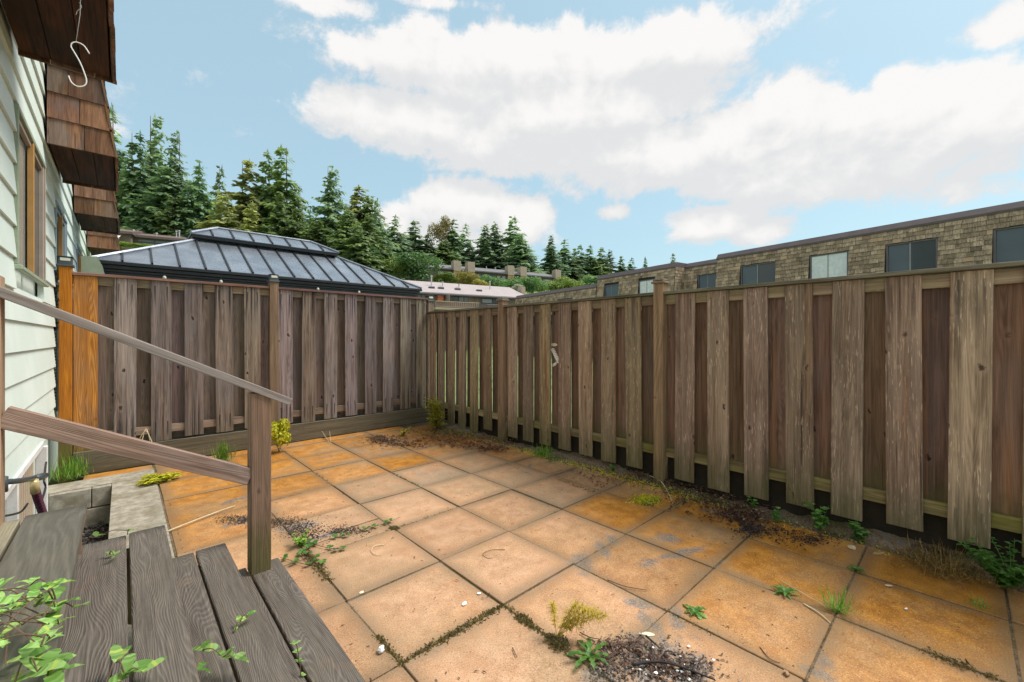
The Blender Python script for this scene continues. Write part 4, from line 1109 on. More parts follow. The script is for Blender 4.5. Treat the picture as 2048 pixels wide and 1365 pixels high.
# ------------------------------------------------------------------ far rows of houses on the hill
def frame_at(px, py, d, deg):
    p = at_depth(px, py, d); u = cam_dir(deg)
    return p, math.atan2(u.y, u.x), u
class Row:
    """local x to the right along the facade, local y away from the camera, z up; z given relative to the eave"""
    def __init__(s, name, label, cat, px, py, d, deg, group=None):
        p, rz, u = frame_at(px, py, d, deg); s.base = hill(p.x, p.y) - 1.0
        s.d, s.u = d, u; s.p = p; s.eave = p.z - s.base
        s.root = empty(name, (p.x, p.y, s.base), rz, label, cat, group)
    def t(s, px):        # distance along the facade seen at a pixel column
        r = ray(px, 676); a = s.p; u = s.u
        # solve (a + t u) x r = 0
        return (a.y * r.x - a.x * r.y) / (u.x * r.y - u.y * r.x)
    def z(s, px, py):    # height above eave
        t = s.t(px); q = s.p + s.u * t; dep = q.x * SIN + q.y * COS
        return (EYE + (HY - py) / F_PX * dep) - s.p.z
    def box(s, name, x0, x1, y0, y1, z0, z1, m, parent=None, bev=.02):
        c = Vector(((x0 + x1) / 2, (y0 + y1) / 2, s.eave + (z0 + z1) / 2))
        o = obj(name, box_mesh(abs(x1 - x0), abs(y1 - y0), abs(z1 - z0), bev), m, parent or s.root, c if parent is None else c - parent.location)
        return o
    def window(s, px0, py0, px1, py1, glass_m='glass_sky', frame='dark_frame', n=2):
        x0, x1 = s.t(px0), s.t(px1); z1 = s.z(px0, py0); z0 = s.z(px1, py1)
        w = s.box('window', x0, x1, -.06, .0, z0, z1, M[frame], None, .01)
        for k in range(n):
            a = x0 + (x1 - x0) * k / n + .05; b_ = x0 + (x1 - x0) * (k + 1) / n - .05
            s.box('pane', a, b_, -.085, -.062, z0 + .07, z1 - .07, M[glass_m], w, .004)
        return w
    def gable_roof(s, x0, x1, y0, y1, rise, m, over=.5, th=.22):
        b = MB()
        b.prism([(y0 - over, s.eave - .04), (y0 - over, s.eave - .04 + th), (y1, s.eave + rise + th), (y1 + 4, s.eave + rise + th - .8), (y1 + 4, s.eave - .04)], x0 - .3, x1 + .3, 'x')
        return obj('roof', b.mesh('roof', fix=True), m, s.root)
# lower row in the middle
lo = Row('row_house', 'low townhouse row with pinkish roof and balconies beyond the fence corner', 'house', 870, 589.7, 45, 60)
xa, xb = lo.t(815), lo.t(1052)
lo.box('wall', xa, xb, .0, 5.5, -lo.eave, -.02, M['tan_wall'])
rf2 = lo.gable_roof(xa, xb, 0, 4.6, 1.75, M['roof_pink'])
lo.box('gutter', xa - .3, xb + .3, -.62, -.52, -.08, .08, M['dark_frame'])
for px, h in ((879, 1.1), (902, .5), (1000, 1.0), (936, .4)):
    x = lo.t(px); b = MB(); b.tube([(x, 2.6, lo.eave + 1.0), (x, 2.6, lo.eave + 1.2 + h)], .07, 8); b.tube([(x, 2.6, lo.eave + 1.2 + h), (x, 2.6, lo.eave + 1.3 + h)], .12, 8); obj('vent_pipe', b.mesh('vent'), M['vent'], rf2)
for px in (872, 891, 925, 969): lo.box('roof_vent', lo.t(px) - .3, lo.t(px) + .3, 1.2, 1.7, .75, 1.02, M['dark_frame'], rf2)
lo.window(897, 592, 916, 604, 'glass_dark'); lo.window(917, 593, 937, 604.5, 'glass_sky'); lo.window(963, 597, 984, 608, 'glass_pale', n=1); lo.window(985, 598, 997, 608, 'glass_dark', n=1)
lo.window(834, 588, 850, 600, 'glass_sky')
lo.box('red_screen', lo.t(872), lo.t(884), -.5, -.42, lo.z(880, 604), lo.z(876, 591), M['red_cloth'])
lo.box('partition', lo.t(888), lo.t(890), -1.4, 0, lo.z(888, 606), lo.z(888, 591), M['tan_wall'])
def balcony(rw, px0, px1, pyt, pyb, m, step=.16):
    x0, x1 = rw.t(px0), rw.t(px1); zt, zb_ = rw.z(px0, pyt), rw.z(px0, pyb)
    bl = rw.box('balcony', x0, x1, -1.4, -.1, zb_ - .25, zb_, m)
    rw.box('top_rail', x0, x1, -1.44, -1.36, zt - .06, zt, m, bl); rw.box('bottom_rail', x0, x1, -1.42, -1.38, zb_ + .06, zb_ + .11, m, bl)
    x = x0 + .05
    while x < x1:
        rw.box('baluster', x - .025, x + .025, -1.42, -1.38, zb_ + .11, zt - .06, m, bl, .004); x += step
balcony(lo, 862, 948, 604, 616, M['balcony_wood'], .22)
balcony(lo, 962, 1010, 611, 618, M['dark_frame'], .22)
lo.box('chimney', lo.t(1060), lo.t(1068), 2.0, 3.0, 0, lo.z(1064, 571), M['chim'])
for x in (lo.t(862), lo.t(950), lo.t(960)): lo.box('trim_board', x - .06, x + .06, -.04, -.002, -3.5, -.1, M['brown_wall'])
# upper row in the middle
up = Row('row_house', 'long hillside townhouse row with square chimneys above the hedge', 'house', 873, 538, 80, 62)
xa, xb = up.t(800), up.t(1112)
up.box('wall', xa, xb, .0, 7, -up.eave, -.02, M['brown_wall'])
ur = up.gable_roof(xa, xb, 0, 5, 1.55, M['roof_slate'], .7)
for px in (821, 912, 940, 1019, 1044, 1113):
    x = up.t(px); ch = up.box('chimney', x - .75, x + .75, -.75, .75, -.2, 1.75, M['chim'])
    up.box('chimney_base', x - .72, x + .72, -.7, .6, -3.2, -.21, M['brick'], ch)
    for q_ in (-.5, 0, .5): up.box('flue', x + q_ - .12, x + q_ + .12, -.12, .12, 1.76, 1.98, M['dark_frame'], ch)
for a, c, gm in ((875, 888, 'glass_pale'), (889, 902, 'glass_pale'), (948, 962, 'glass_sky'), (964, 976, 'glass_blue'), (978, 990, 'glass_blue'), (993, 1001, 'glass_pale'), (1003, 1012, 'glass_pale'), (1052, 1062, 'glass_blue'), (1066, 1078, 'glass_sky'), (1085, 1104, 'glass_pale')):
    x0, x1 = up.t(a), up.t(c); w = up.box('window', x0, x1, -.08, 0, -1.9, -.35, M['dark_frame'], None, .01); up.box('pane', x0 + .1, x1 - .1, -.11, -.082, -1.8, -.45, M[gm], w, .004)
for px in (850, 890, 960, 985, 1003): 
    x = up.t(px); b = MB(); b.tube([(x, 3.0, up.eave + 1.0), (x, 3.0, up.eave + 1.9)], .07, 6); obj('vent_pipe', b.mesh('vent'), M['vent'], ur)
# houses on the left, above the gazebo
hl = Row('hill_house', 'brown low roofed hill house with wide window band left of the gazebo roof', 'house', 262, 474.5, 55, 62)
xa, xb = hl.t(258), hl.t(372)
hl.box('wall', xa, xb, 0, 6, -hl.eave, -.02, M['brown_wall']); hr = hl.gable_roof(xa, xb, 0, 3.6, 1.0, M['roof_brown'], .6, .3)
hl.window(275, 478, 309, 487, 'glass_sky', n=1); hl.window(310, 481, 343, 490, 'glass_sky', n=1)
for px, h in ((346, .9), (352, 1.0), (305, .35)):
    x = hl.t(px); b = MB(); b.tube([(x, 2, hl.eave + .5), (x, 2, hl.eave + .75 + h)], .07, 8); b.tube([(x, 2, hl.eave + .75 + h), (x, 2, hl.eave + .9 + h)], .13, 8); obj('vent_pipe', b.mesh('vent'), M['vent'], hr)
h2 = Row('hill_house', 'brown hill house with white awning and balcony peeping past the shingled skirts', 'house', 215, 465.5, 53, 62)
xa, xb = h2.t(190), h2.t(262)
h2.box('wall', xa, xb, 0, 6, -h2.eave, -.02, M['brown_wall']); h2r = h2.gable_roof(xa, xb, 0, 3.4, .95, M['roof_brown'], .6, .3)
b = MB(); x0, x1 = h2.t(217), h2.t(244)
b.v = [(x0, 0, h2.eave - .1), (x1, 0, h2.eave - .1), (x1, -1.3, h2.eave - .75), (x0, -1.3, h2.eave - .75), (x0, 0, h2.eave - .16), (x1, 0, h2.eave - .16), (x1, -1.3, h2.eave - .81), (x0, -1.3, h2.eave - .81)]
b.f = [(0, 1, 2, 3), (7, 6, 5, 4), (3, 2, 6, 7), (0, 3, 7, 4), (2, 1, 5, 6), (1, 0, 4, 5)]
obj('awning', b.mesh('awning', fix=True), M['white_paint'], h2.root)
balcony(h2, 214, 247, 479, 491, M['chim'], .2)
x = h2.t(257); b = MB(); b.tube([(x, 2, h2.eave + .5), (x, 2, h2.eave + 1.1)], .09, 8); obj('vent_pipe', b.mesh('vent'), M['vent'], h2r)

# ------------------------------------------------------------------ trees
def conifer_mesh(seed, Rr=.18, whorls=74, gap=.1, droop=.35, pw=.8, leaf=.036, base=.06):
    r = random.Random(seed); b = MB()
    lean = [r.uniform(-.012, .012) for _ in range(2)]
    lob = [r.uniform(0, 6.3) for _ in range(3)]
    for k in range(whorls):
        h = base + (1 - base) * (k / whorls) ** .92
        env = Rr * (1 - h) ** pw * (1 + .18 * math.sin(h * 23 + lob[0]) + .1 * math.sin(h * 51 + lob[1]))
        nb = r.randint(4, 6) if h < .8 else r.randint(3, 4)
        a0 = r.uniform(0, 6.3)
        for j in range(nb):
            if r.random() < gap: continue
            az = a0 + j * 6.283 / nb + r.uniform(-.35, .35)
            L = (env + .008) * r.uniform(.5, 1.3); h_ = h + r.uniform(-.03, .03)
            dx, dy = math.cos(az), math.sin(az)
            n = max(2, int(L / .0135))
            for q_ in range(n):
                s = (q_ + .6) / n
                x, y = dx * L * s + lean[0] * h, dy * L * s + lean[1] * h
                z = h_ + L * (.12 * s - droop * s * s) + (0.10 * L * s ** 4)
                for side in ((-1, 1, r.uniform(-.6, .6)) if q_ < n - 1 else (0, .5)):
                    ang = az + side * r.uniform(.5, 1.2)
                    l = leaf * (1.1 - .45 * s) * r.uniform(.6, 1.3) * (.55 + .45 * min(1, (1 - h) * 2.2))
                    ex, ey = math.cos(ang) * l, math.sin(ang) * l; ez = -l * r.uniform(-.15, 1.1)
                    wd = l * .34
                    px_, py_ = -math.sin(ang) * wd, math.cos(ang) * wd
                    b.v += [(x - px_ * .4, y - py_ * .4, z), (x + ex * .55 + px_, y + ey * .55 + py_, z + ez * .4 + wd * .3), (x + ex, y + ey, z + ez), (x + ex * .5 - px_, y + ey * .5 - py_, z + ez * .45 - wd * .5)]
                    i = len(b.v) - 4; b.f.append((i, i + 1, i + 2, i + 3))
    for q_ in range(10):
        a = r.uniform(0, 6.3); z = 1 - q_ * .006
        b.tri((0, 0, z), (math.cos(a) * .008, math.sin(a) * .008, z - .012), (math.cos(a + .5) * .003, math.sin(a + .5) * .003, z + .02))
    return b.mesh('conifer')
def trunk_mesh(r0=.012):
    b = MB(); b.tube([(0, 0, -.06), (0, 0, .3), (0.002, 0, .65), (0, 0, .99)], r0, 7, .0012); return b.mesh('trunk', True)
FIR = [conifer_mesh(1), conifer_mesh(2, .15, 66, .2, .5), conifer_mesh(3, .19, 78, .08, .42, .75), conifer_mesh(4, .13, 58, .3, .55, .6, .044),
       conifer_mesh(5, .21, 78, .1, .3, .7, .042), conifer_mesh(6, .16, 54, .36, .35, .65, .048, .12), conifer_mesh(7, .24, 80, .05, .35, .58, .042),
       conifer_mesh(8, .20, 70, .15, .45, .5, .046), conifer_mesh(9, .22, 62, .25, .25, .55, .05)]
TRUNK = trunk_mesh()
for me in FIR: me.materials.append(M['fir'])
TRUNK.materials.append(M['bark'])
def fir(px, pytop, d, w_px, kind, m, label, group):
    top = at_depth(px, pytop, d); z0 = hill(top.x, top.y); H = top.z - z0
    root = empty('fir_tree', (top.x, top.y, z0), rng.uniform(0, 6.3), label, 'tree', group)
    Wd = w_px * d / F_PX
    mesh = FIR[kind]; rr = max(math.hypot(v.co.x, v.co.y) for v in list(mesh.vertices)[::9])
    k = Wd / 2 / (rr * .64)
    obj('crown', mesh, M[m], root, (0, 0, 0), (R(rng.uniform(-2.2, 2.2)), R(rng.uniform(-2.2, 2.2)), 0), (k * rng.uniform(.85, 1.18), k * rng.uniform(.85, 1.18), H))
    obj('trunk', TRUNK, M['bark'], root, (0, 0, 0), (0, 0, 0), (H * .9, H * .9, H))
LEFT, MID, RIGHT = 'firs on the left hillside', 'firs behind the hillside houses', 'distant firs above the terrace roof'
T = [ # px, top, depth, width, kind, material, label
 (226, 206, 66, 105, 3, 'fir_blue', 'ragged fir half hidden by the shingled skirts at far left', LEFT),
 (264, 262, 64, 95, 5, 'fir', 'thin fir just left of the tallest left-hand fir', LEFT),
 (301, 228, 68, 110, 1, 'fir_blue', 'tallest slim fir on the left hillside', LEFT),
 (359, 264, 66, 120, 0, 'fir_blue', 'broad topped fir standing alone right of the tallest left fir', LEFT),
 (397, 330, 66, 110, 2, 'fir', 'fir at the right edge of the dense left-hand clump', LEFT),
 (330, 335, 65, 150, 6, 'fir', 'wide dark fir low in the dense left-hand clump', LEFT),
 (275, 350, 65, 150, 6, 'fir', 'wide fir low in the left clump above the awning house', LEFT),
 (235, 370, 64, 130, 4, 'fir_green', 'light green low fir beside the shingled skirts', LEFT),
 (370, 375, 64, 140, 4, 'fir', 'low bushy fir behind the gazebo ridge left end', LEFT),
 (439, 329, 74, 62, 3, 'fir_blue', 'narrow thin topped fir between the clump and the olive tree', LEFT),
 (485, 319, 66, 125, 5, 'fir_olive', 'sparse olive brown cedar left of the paired green firs', LEFT),
 (455, 390, 62, 105, 5, 'fir_olive', 'short olive cedar above the gazebo upper roof', LEFT),
 (538, 305, 67, 110, 5, 'fir_green', 'left one of the two paired green firs above the gazebo', LEFT),
 (573, 292, 66, 125, 1, 'fir_green', 'right and taller one of the two paired green firs', LEFT),
 (560, 390, 61, 130, 4, 'fir_green', 'low light green fir in front of the paired firs', LEFT),
 (515, 405, 61, 105, 5, 'fir_olive', 'low olive fir left of the paired firs', LEFT),
 (656, 330, 66, 130, 0, 'fir_blue', 'pointed blue green fir above the gazebo right roof slope', MID),
 (620, 420, 63, 90, 3, 'fir', 'gappy fir in the opening beside the pointed blue green fir', MID),
 (713, 371, 72, 115, 5, 'fir_olive', 'brownish topped fir right of the pointed blue green fir', MID),
 (690, 420, 60, 135, 6, 'fir_green', 'wide light green fir right above the gazebo right end', MID),
 (735, 430, 60, 130, 4, 'fir_green', 'bushy green fir above the gazebo eave corner', MID),
 (760, 400, 70, 85, 0, 'fir_blue', 'dark narrow fir right of the bushy green firs', MID),
 (789, 432, 76, 75, 3, 'fir_blue', 'thin open fir in front of the low white cloud', MID),
 (831, 442, 92, 85, 1, 'fir_blue', 'leaning tipped fir left of the pale deciduous tree', MID),
 (858, 470, 95, 80, 4, 'fir_green', 'green fir behind the left end of the chimney row', MID),
 (905, 440, 100, 75, 3, 'fir', 'dark fir touching the pale deciduous tree', MID),
 (926, 449, 104, 62, 3, 'fir_blue', 'slim fir standing in the gap of the low cloud', MID),
 (889, 482, 96, 95, 6, 'fir_green', 'wide green fir behind the second chimney pair', MID),
 (975, 452, 102, 85, 2, 'fir_blue', 'left one of the dense twin firs above the chimneys', MID),
 (995, 447, 103, 85, 2, 'fir_blue', 'right one of the dense twin firs above the chimneys', MID),
 (1032, 434, 106, 82, 3, 'fir', 'tallest dark fir right of the dense twin firs', MID),
 (1045, 470, 100, 95, 4, 'fir_blue', 'broad fir below the tallest one at the row end', MID),
 (1102, 473, 112, 72, 2, 'fir', 'first pointed fir right of the clear gap in the trees', RIGHT),
 (1130, 480, 118, 58, 3, 'fir_blue', 'second slim fir right of the clear gap', RIGHT),
 (1151, 497, 122, 58, 5, 'fir_blue', 'third fir right of the clear gap', RIGHT),
 (1163, 491, 124, 50, 3, 'fir', 'fourth fir right of the clear gap', RIGHT),
 (1179, 491, 126, 56, 5, 'fir', 'fifth fir right of the clear gap', RIGHT),
 (1203, 496, 128, 52, 3, 'fir_green', 'sixth fir right of the clear gap', RIGHT),
 (1220, 501, 130, 56, 0, 'fir_green', 'seventh fir right of the clear gap', RIGHT),
 (1241, 512, 132, 40, 5, 'fir', 'fourth fir from the right end of the skyline row', RIGHT),
 (1260, 516, 134, 44, 3, 'fir', 'third fir from the right end of the skyline row', RIGHT),
 (1291, 515, 136, 34, 0, 'fir', 'small fir tip second from the right end of the skyline row', RIGHT),
 (1345, 508, 138, 34, 1, 'fir_green', 'small fir tip over the mansard parapet, last on the right', RIGHT)]
T += [(250, 320, 70, 130, 8, 'fir', 'fir filling the space behind the thin left fir', LEFT), (320, 300, 72, 120, 7, 'fir_blue', 'fir just behind the tallest left fir', LEFT),
 (385, 365, 70, 120, 8, 'fir', 'rounded fir behind the right edge of the left clump', LEFT), (415, 400, 66, 100, 7, 'fir', 'low fir closing the left clump beside the narrow fir', LEFT),
 (345, 395, 63, 150, 7, 'fir_green', 'lowest bushy fir in the middle of the left clump', LEFT), (290, 400, 63.5, 150, 8, 'fir', 'lowest fir above the wide window band', LEFT),
 (470, 410, 70, 100, 8, 'fir_olive', 'pale fir behind the olive cedar', LEFT), (530, 380, 72, 110, 8, 'fir_green', 'fir behind the left one of the paired firs', LEFT),
 (600, 370, 70, 110, 7, 'fir_green', 'fir leaning on the right side of the paired firs', LEFT), (585, 420, 60, 120, 8, 'fir_green', 'low fir under the paired firs above the gazebo', LEFT),
 (675, 400, 70, 110, 8, 'fir', 'fir behind the pointed blue green fir', MID), (640, 440, 60, 120, 7, 'fir_green', 'low fir touching the gazebo ridge right end', MID),
 (745, 395, 72, 100, 7, 'fir_green', 'fir behind the bushy green firs', MID), (715, 450, 57, 120, 8, 'fir_green', 'lowest fir above the gazebo right slope', MID),
 (775, 455, 66, 100, 8, 'fir', 'low fir right of the gazebo eave', MID), (810, 470, 90, 90, 7, 'fir_blue', 'rounded fir left of the leaning tipped fir', MID),
 (845, 480, 96, 90, 8, 'fir', 'low fir between the leaning fir and the deciduous tree', MID), (915, 480, 104, 90, 7, 'fir_green', 'rounded fir right of the deciduous tree', MID),
 (945, 495, 104, 80, 8, 'fir', 'low fir left of the twin firs', MID), (1060, 500, 104, 70, 7, 'fir_blue', 'low fir right of the tallest dark fir', MID),
 (1115, 510, 116, 70, 8, 'fir', 'low fir between the first two firs right of the gap', RIGHT), (1142, 520, 118, 70, 7, 'fir_green', 'low broad fir under the second slim fir', RIGHT),
 (1190, 520, 124, 80, 8, 'fir_green', 'low broad fir under the fifth fir', RIGHT)]
for t in T: fir(*t)
# leafy crowns: pale deciduous tree, hedges and shrubs
def bush_mesh(seed, n=3600, leaf=.085, lobes=9):
    r = random.Random(seed); b = MB()
    L = [(Vector((r.uniform(-.6, .6), r.uniform(-.6, .6), r.uniform(-.35, .6))), r.uniform(.32, .55)) for _ in range(lobes)] + [(Vector((0, 0, 0)), .7)]
    for _ in range(n):
        c, rad = r.choice(L)
        d = Vector((r.gauss(0, 1), r.gauss(0, 1), r.gauss(0, 1) + .25)).normalized()
        p = c + d * rad * (r.random() ** .35) * r.uniform(.9, 1.08)
        a = Vector((r.gauss(0, 1), r.gauss(0, 1), r.gauss(0, .7))).normalized() * leaf * r.uniform(.6, 1.3)
        s = a.cross(d + Vector((0, 0, .01))).normalized() * leaf * .45
        b.quad(p - a * .5, p + s, p + a * .7, p - s)
    return b.mesh('bush')
BUSH = [bush_mesh(1), bush_mesh(2, 3600, .09), bush_mesh(3, 2600, .09, 7)]
for me in BUSH: me.materials.append(M['bush_dark'])
def shrub(px, py, d, wpx, hpx, kind, m, label, group, name='shrub', trunk=False):
    c = at_depth(px, py, d); s = d / F_PX; z0 = min(hill(c.x, c.y), c.z - hpx / 2 * s)
    root = empty(name, (c.x, c.y, z0), rng.uniform(0, 6.3), label, 'tree' if trunk else 'shrub', group)
    k = wpx / 2 * s / 1.05
    obj('crown' if trunk else 'foliage', BUSH[kind], M[m], root, (0, 0, c.z - z0), (0, 0, 0), (k, k, hpx / 2 * s / 1.0))
    b = MB(); b.tube([(0, 0, -.3), (0, 0, max(.3, (c.z - z0)))], .02 * k + .04, 6, .01); obj('trunk' if trunk else 'stem', b.mesh('stem'), M['bark'], root)
shrub(879, 470, 98, 55, 78, 2, 'autumn', 'pale brownish deciduous tree above the chimney row', MID, 'deciduous_tree', True)
HG = 'hedges and shrubs on the slope'
for a in [(822, 545, 62, 120, 80, 0, 'bush_dark', 'big round dark bush left of the chimney row'),
          (775, 540, 61, 80, 70, 1, 'bush_lime', 'light green bush right of the gazebo roof'),
          (740, 520, 60, 90, 80, 1, 'bush_dark', 'dark bush behind the gazebo eave corner'),
          (893, 562, 66, 72, 46, 1, 'bush_lime', 'lime green bush under the first chimney'),
          (932, 566, 66, 70, 44, 2, 'bush_gold', 'golden bush under the second chimney'),
          (962, 574, 64, 46, 30, 2, 'bush_gold', 'small yellow bush right of the golden bush'),
          (990, 571, 70, 74, 44, 0, 'bush_dark', 'green hedge bush right of the yellow bushes'),
          (1028, 572, 72, 72, 42, 1, 'bush_dark', 'green hedge bush above the white flowering shrub'),
          (1064, 575, 72, 70, 42, 0, 'bush_dark', 'green hedge bush right of the white flowering shrub'),
          (1102, 578, 74, 72, 40, 1, 'bush_lime', 'green hedge bush below the last chimney'),
          (1140, 575, 76, 72, 44, 0, 'bush_lime', 'light hedge bush left of the lower mansard roof'),
          (1182, 570, 78, 72, 50, 1, 'bush_dark', 'hedge bush behind the lower mansard parapet'),
          (855, 580, 60, 60, 40, 0, 'bush_dark', 'dark bush behind the left end of the pink roof'),
          (1033, 577, 58, 34, 16, 2, 'bush_white', 'white flowering shrub above the pink roof'),
          (260, 493, 45, 50, 18, 1, 'bush_lime', 'lime shrub in front of the awning house'),
          (300, 495, 46, 60, 12, 1, 'bush_lime', 'low lime shrub under the wide window band'),
          (240, 462, 66, 60, 34, 0, 'bush_dark', 'dark shrub behind the awning house roof')]:
    shrub(*a, HG)
# ------------------------------------------------------------------ plants in the yard
def leaf_strip(b, base, d, up, L, w, seg=4, curl=.5, lobes=0.0, tip=.0, fold=.25):
    """arched leaf from base along d"""
    d = Vector(d).normalized(); up = Vector(up).normalized(); side = d.cross(up).normalized()
    prev = None
    for k in range(seg + 1):
        s = k / seg
        p = Vector(base) + d * (L * s) + up * (L * (curl * (s - s * s * 1.6)))
        ww = w * (math.sin(math.pi * min(1, s * .9 + .08)) ** .8) * (1 + (lobes * (1 if k % 2 else -1)))
        if k == seg: ww = w * tip + .0005
        row = (p - side * ww + up * ww * fold, p, p + side * ww + up * ww * fold)
        if prev:
            i = len(b.v); b.v += [tuple(x) for x in prev + row]
            b.f += [(i, i + 1, i + 4, i + 3), (i + 1, i + 2, i + 5, i + 4)]
        prev = row
def shared(b, idx=0): pass
def rosette(seed, n, L, w, lobes=.35):
    r = random.Random(seed); b = MB()
    for k in range(n):
        a = k * 6.283 / n * 1.0 + r.uniform(-.3, .3); e = r.uniform(.12, .45)
        leaf_strip(b, (0, 0, .004), (math.cos(a), math.sin(a), e), (0, 0, 1), L * r.uniform(.7, 1.1), w * r.uniform(.8, 1.2), 7, .35, lobes)
    return b.mesh('rosette', True)
def tuft(seed, n, h, spread, w=.003, lean=.7):
    r = random.Random(seed); b = MB()
    for k in range(n):
        a = r.uniform(0, 6.3); l = h * r.uniform(.45, 1.1); x, y = r.gauss(0, spread), r.gauss(0, spread)
        d = Vector((math.cos(a) * lean * r.uniform(.2, 1.2), math.sin(a) * lean * r.uniform(.2, 1.2), 1))
        leaf_strip(b, (x, y, 0), d, Vector((math.cos(a), math.sin(a), -.6)), l, w * r.uniform(.6, 1.2), 4, r.uniform(.1, .7), 0, 0, .1)
    return b.mesh('tuft', True)
def leafy(seed, stems, h, leaf, per=9, spread=.5, rnd_leaf=.8, droop=.0):
    """returns (stem mesh, leaf mesh)"""
    r = random.Random(seed); sb, lb = MB(), MB()
    for s in range(stems):
        a = r.uniform(0, 6.3); l = h * r.uniform(.5, 1.0)
        pts = [Vector((0, 0, 0)), Vector((math.cos(a) * spread * l * .35, math.sin(a) * spread * l * .35, l * .5)), Vector((math.cos(a + .3) * spread * l, math.sin(a + .3) * spread * l, l * (1 - droop)))]
        P = interp(pts, 4); sb.tube(P, .0025, 5, .001)
        for k in range(per):
            t = .2 + .8 * (k + r.random() * .5) / per; i = min(len(P) - 2, int(t * (len(P) - 1))); p = P[i].lerp(P[i + 1], t * (len(P) - 1) - i)
            w = r.uniform(0, 6.3)
            leaf_strip(lb, p, (math.cos(w), math.sin(w), r.uniform(-.2, .5)), (0, 0, 1), leaf * r.uniform(.6, 1.2), leaf * rnd_leaf * .5, 4, .2, 0, .05, .2)
    return sb.mesh('stems', True), lb.mesh('leaves', True)
def plant(name, loc, label, cat, leaves, m, stems=None, rz=0, scale=1.0, sm='twig', group=None):
    o = empty(name, loc, rz, label, cat, group); o.scale = (scale,) * 3
    obj('leaves', leaves, M[m], o)
    if stems: obj('stem', stems, M[sm], o)
    return o
WG = 'weeds growing on the patio'
G0 = lambda px, py, z=0.0: at_z(px, py, z)
plant('dandelion', G0(1180, 1316), 'large green dandelion rosette at the edge of the ash heap', 'weed', rosette(1, 9, .125, .012), 'weed', group=WG)
plant('dandelion', G0(1571, 1188), 'small bright green rosette on the slab joint, right of centre', 'weed', rosette(2, 11, .085, .008, .1), 'weed', group=WG)
plant('dandelion', G0(1390, 1226), 'flattened green weed rosette beside the grey sand patch', 'weed', rosette(3, 8, .07, .011), 'weed', group=WG)
plant('dandelion', G0(1712, 1141), 'tiny dark weed at a slab corner near the right fence', 'weed', rosette(4, 7, .06, .008), 'weed', group=WG)
plant('grass_tuft', G0(1675, 1222), 'star shaped half dry grass tuft on a slab corner', 'grass', tuft(5, 70, .15, .012, .0022, 2.2), 'grass', group=WG)
plant('grass_tuft', G0(1960, 1216), 'small green grass tuft on the joint near the right edge', 'grass', tuft(6, 26, .06, .02, .002, 1.8), 'grass', group=WG)
plant('grass_tuft', G0(445, 922, .02), 'yellow green grass tuft by the back fence left of the handrail post', 'grass', tuft(7, 120, .22, .05, .0035, .6), 'grass', group='weeds at the back fence')
plant('grass_tuft', G0(145, 955, .02), 'green grass tuft at the foot of the orange post', 'grass', tuft(8, 150, .24, .06, .0035, .7), 'grass', group='weeds at the back fence')
plant('grass_tuft', (3.80, 3.52, .0), 'bright green grass clump at the foot of the right fence mid way', 'grass', tuft(9, 190, .13, .055, .0028, 1.4), 'grass', group='weeds at the right fence')
plant('grass_tuft', (3.78, 3.30, .0), 'dull low grass right of the bright green clump', 'grass', tuft(10, 120, .08, .08, .0025, 1.6), 'weed', group='weeds at the right fence')
for lab, pos, sd, st_, h, lf, per in (('tall round leaved weed against the right fence', (3.835, .735, .0), 21, 7, .21, .042, 7), ('round leaved weed right of the tallest one at the right fence', (3.84, .50, .0), 22, 6, .15, .042, 6),
        ('small weed left of the tallest round leaved one at the right fence', (3.76, 1.0, .0), 23, 4, .11, .035, 5), ('tiny weed under the right fence board, leftmost of its row', (3.84, 1.19, .03), 24, 3, .09, .03, 5), ('low green weed by the fence post foot', (3.84, 2.55, .02), 25, 6, .07, .028, 6)):
    s_, l_ = leafy(sd, st_, h, lf, per, .4, 1.05); plant('leafy_weed', pos, lab, 'weed', l_, 'weed', s_, group='weeds at the right fence', sm='weed')
s_, l_ = leafy(31, 40, .26, .036, 14, .8, .75); plant('leafy_weed', (3.72, -.16, .0), 'dense dark green weed clump at the far right edge', 'weed', l_, 'weed', s_, group='weeds at the right fence', sm='weed')
plant('dry_grass', (3.74, .10, .015), 'matted heap of dry brown grass at the fence foot', 'grass', tuft(33, 600, .16, .10, .002, 3.4), 'grass_dry', group='weeds at the right fence')
# yellow sapling in the corner, yellow bush behind the post, low yellow weed on the kerb
r = random.Random(41); sb, lb = MB(), MB()
for k in range(7):
    a = r.uniform(0, 6.3); H_ = r.uniform(.35, .72); sp = r.uniform(.03, .22)
    P = interp([(0, 0, 0), (math.cos(a) * sp * .4, math.sin(a) * sp * .4, H_ * .5), (math.cos(a + .4) * sp, math.sin(a + .4) * sp, H_)], 7); sb.tube(P, .0035, 5, .001)
    for p in P[2:]:
        for _ in range(2):
            w = r.uniform(0, 6.3); l = r.uniform(.05, .17) * (1.2 - p.z); q_ = p + Vector((math.cos(w) * l, math.sin(w) * l, l * r.uniform(-.1, .6))); sb.tube([p, p.lerp(q_, .5) + Vector((0, 0, .01)), q_], .0014, 4, .0006)
            for t in range(8):
                c_ = p.lerp(q_, .25 + .11 * t); w2 = r.uniform(0, 6.3); leaf_strip(lb, c_, (math.cos(w2), math.sin(w2), r.uniform(-.4, .5)), (0, 0, 1), r.uniform(.022, .042), .011, 3, .2, 0, .05)
plant('sapling', (3.62, 5.62, 0), 'yellow green sapling in the fence corner', 'sapling', lb.mesh('leaves', True), 'weed_lime', sb.mesh('stems'), group='weeds at the back fence')
s_, l_ = leafy(46, 9, .14, .032, 9, .9, .8); plant('leafy_weed', (3.02, 5.62, 0), 'small lime weed left of the corner sapling', 'weed', l_, 'weed_lime', s_, group='weeds at the back fence')
def dome(seed, n, leaf): me = bush_mesh(seed, n, leaf, 8); return me
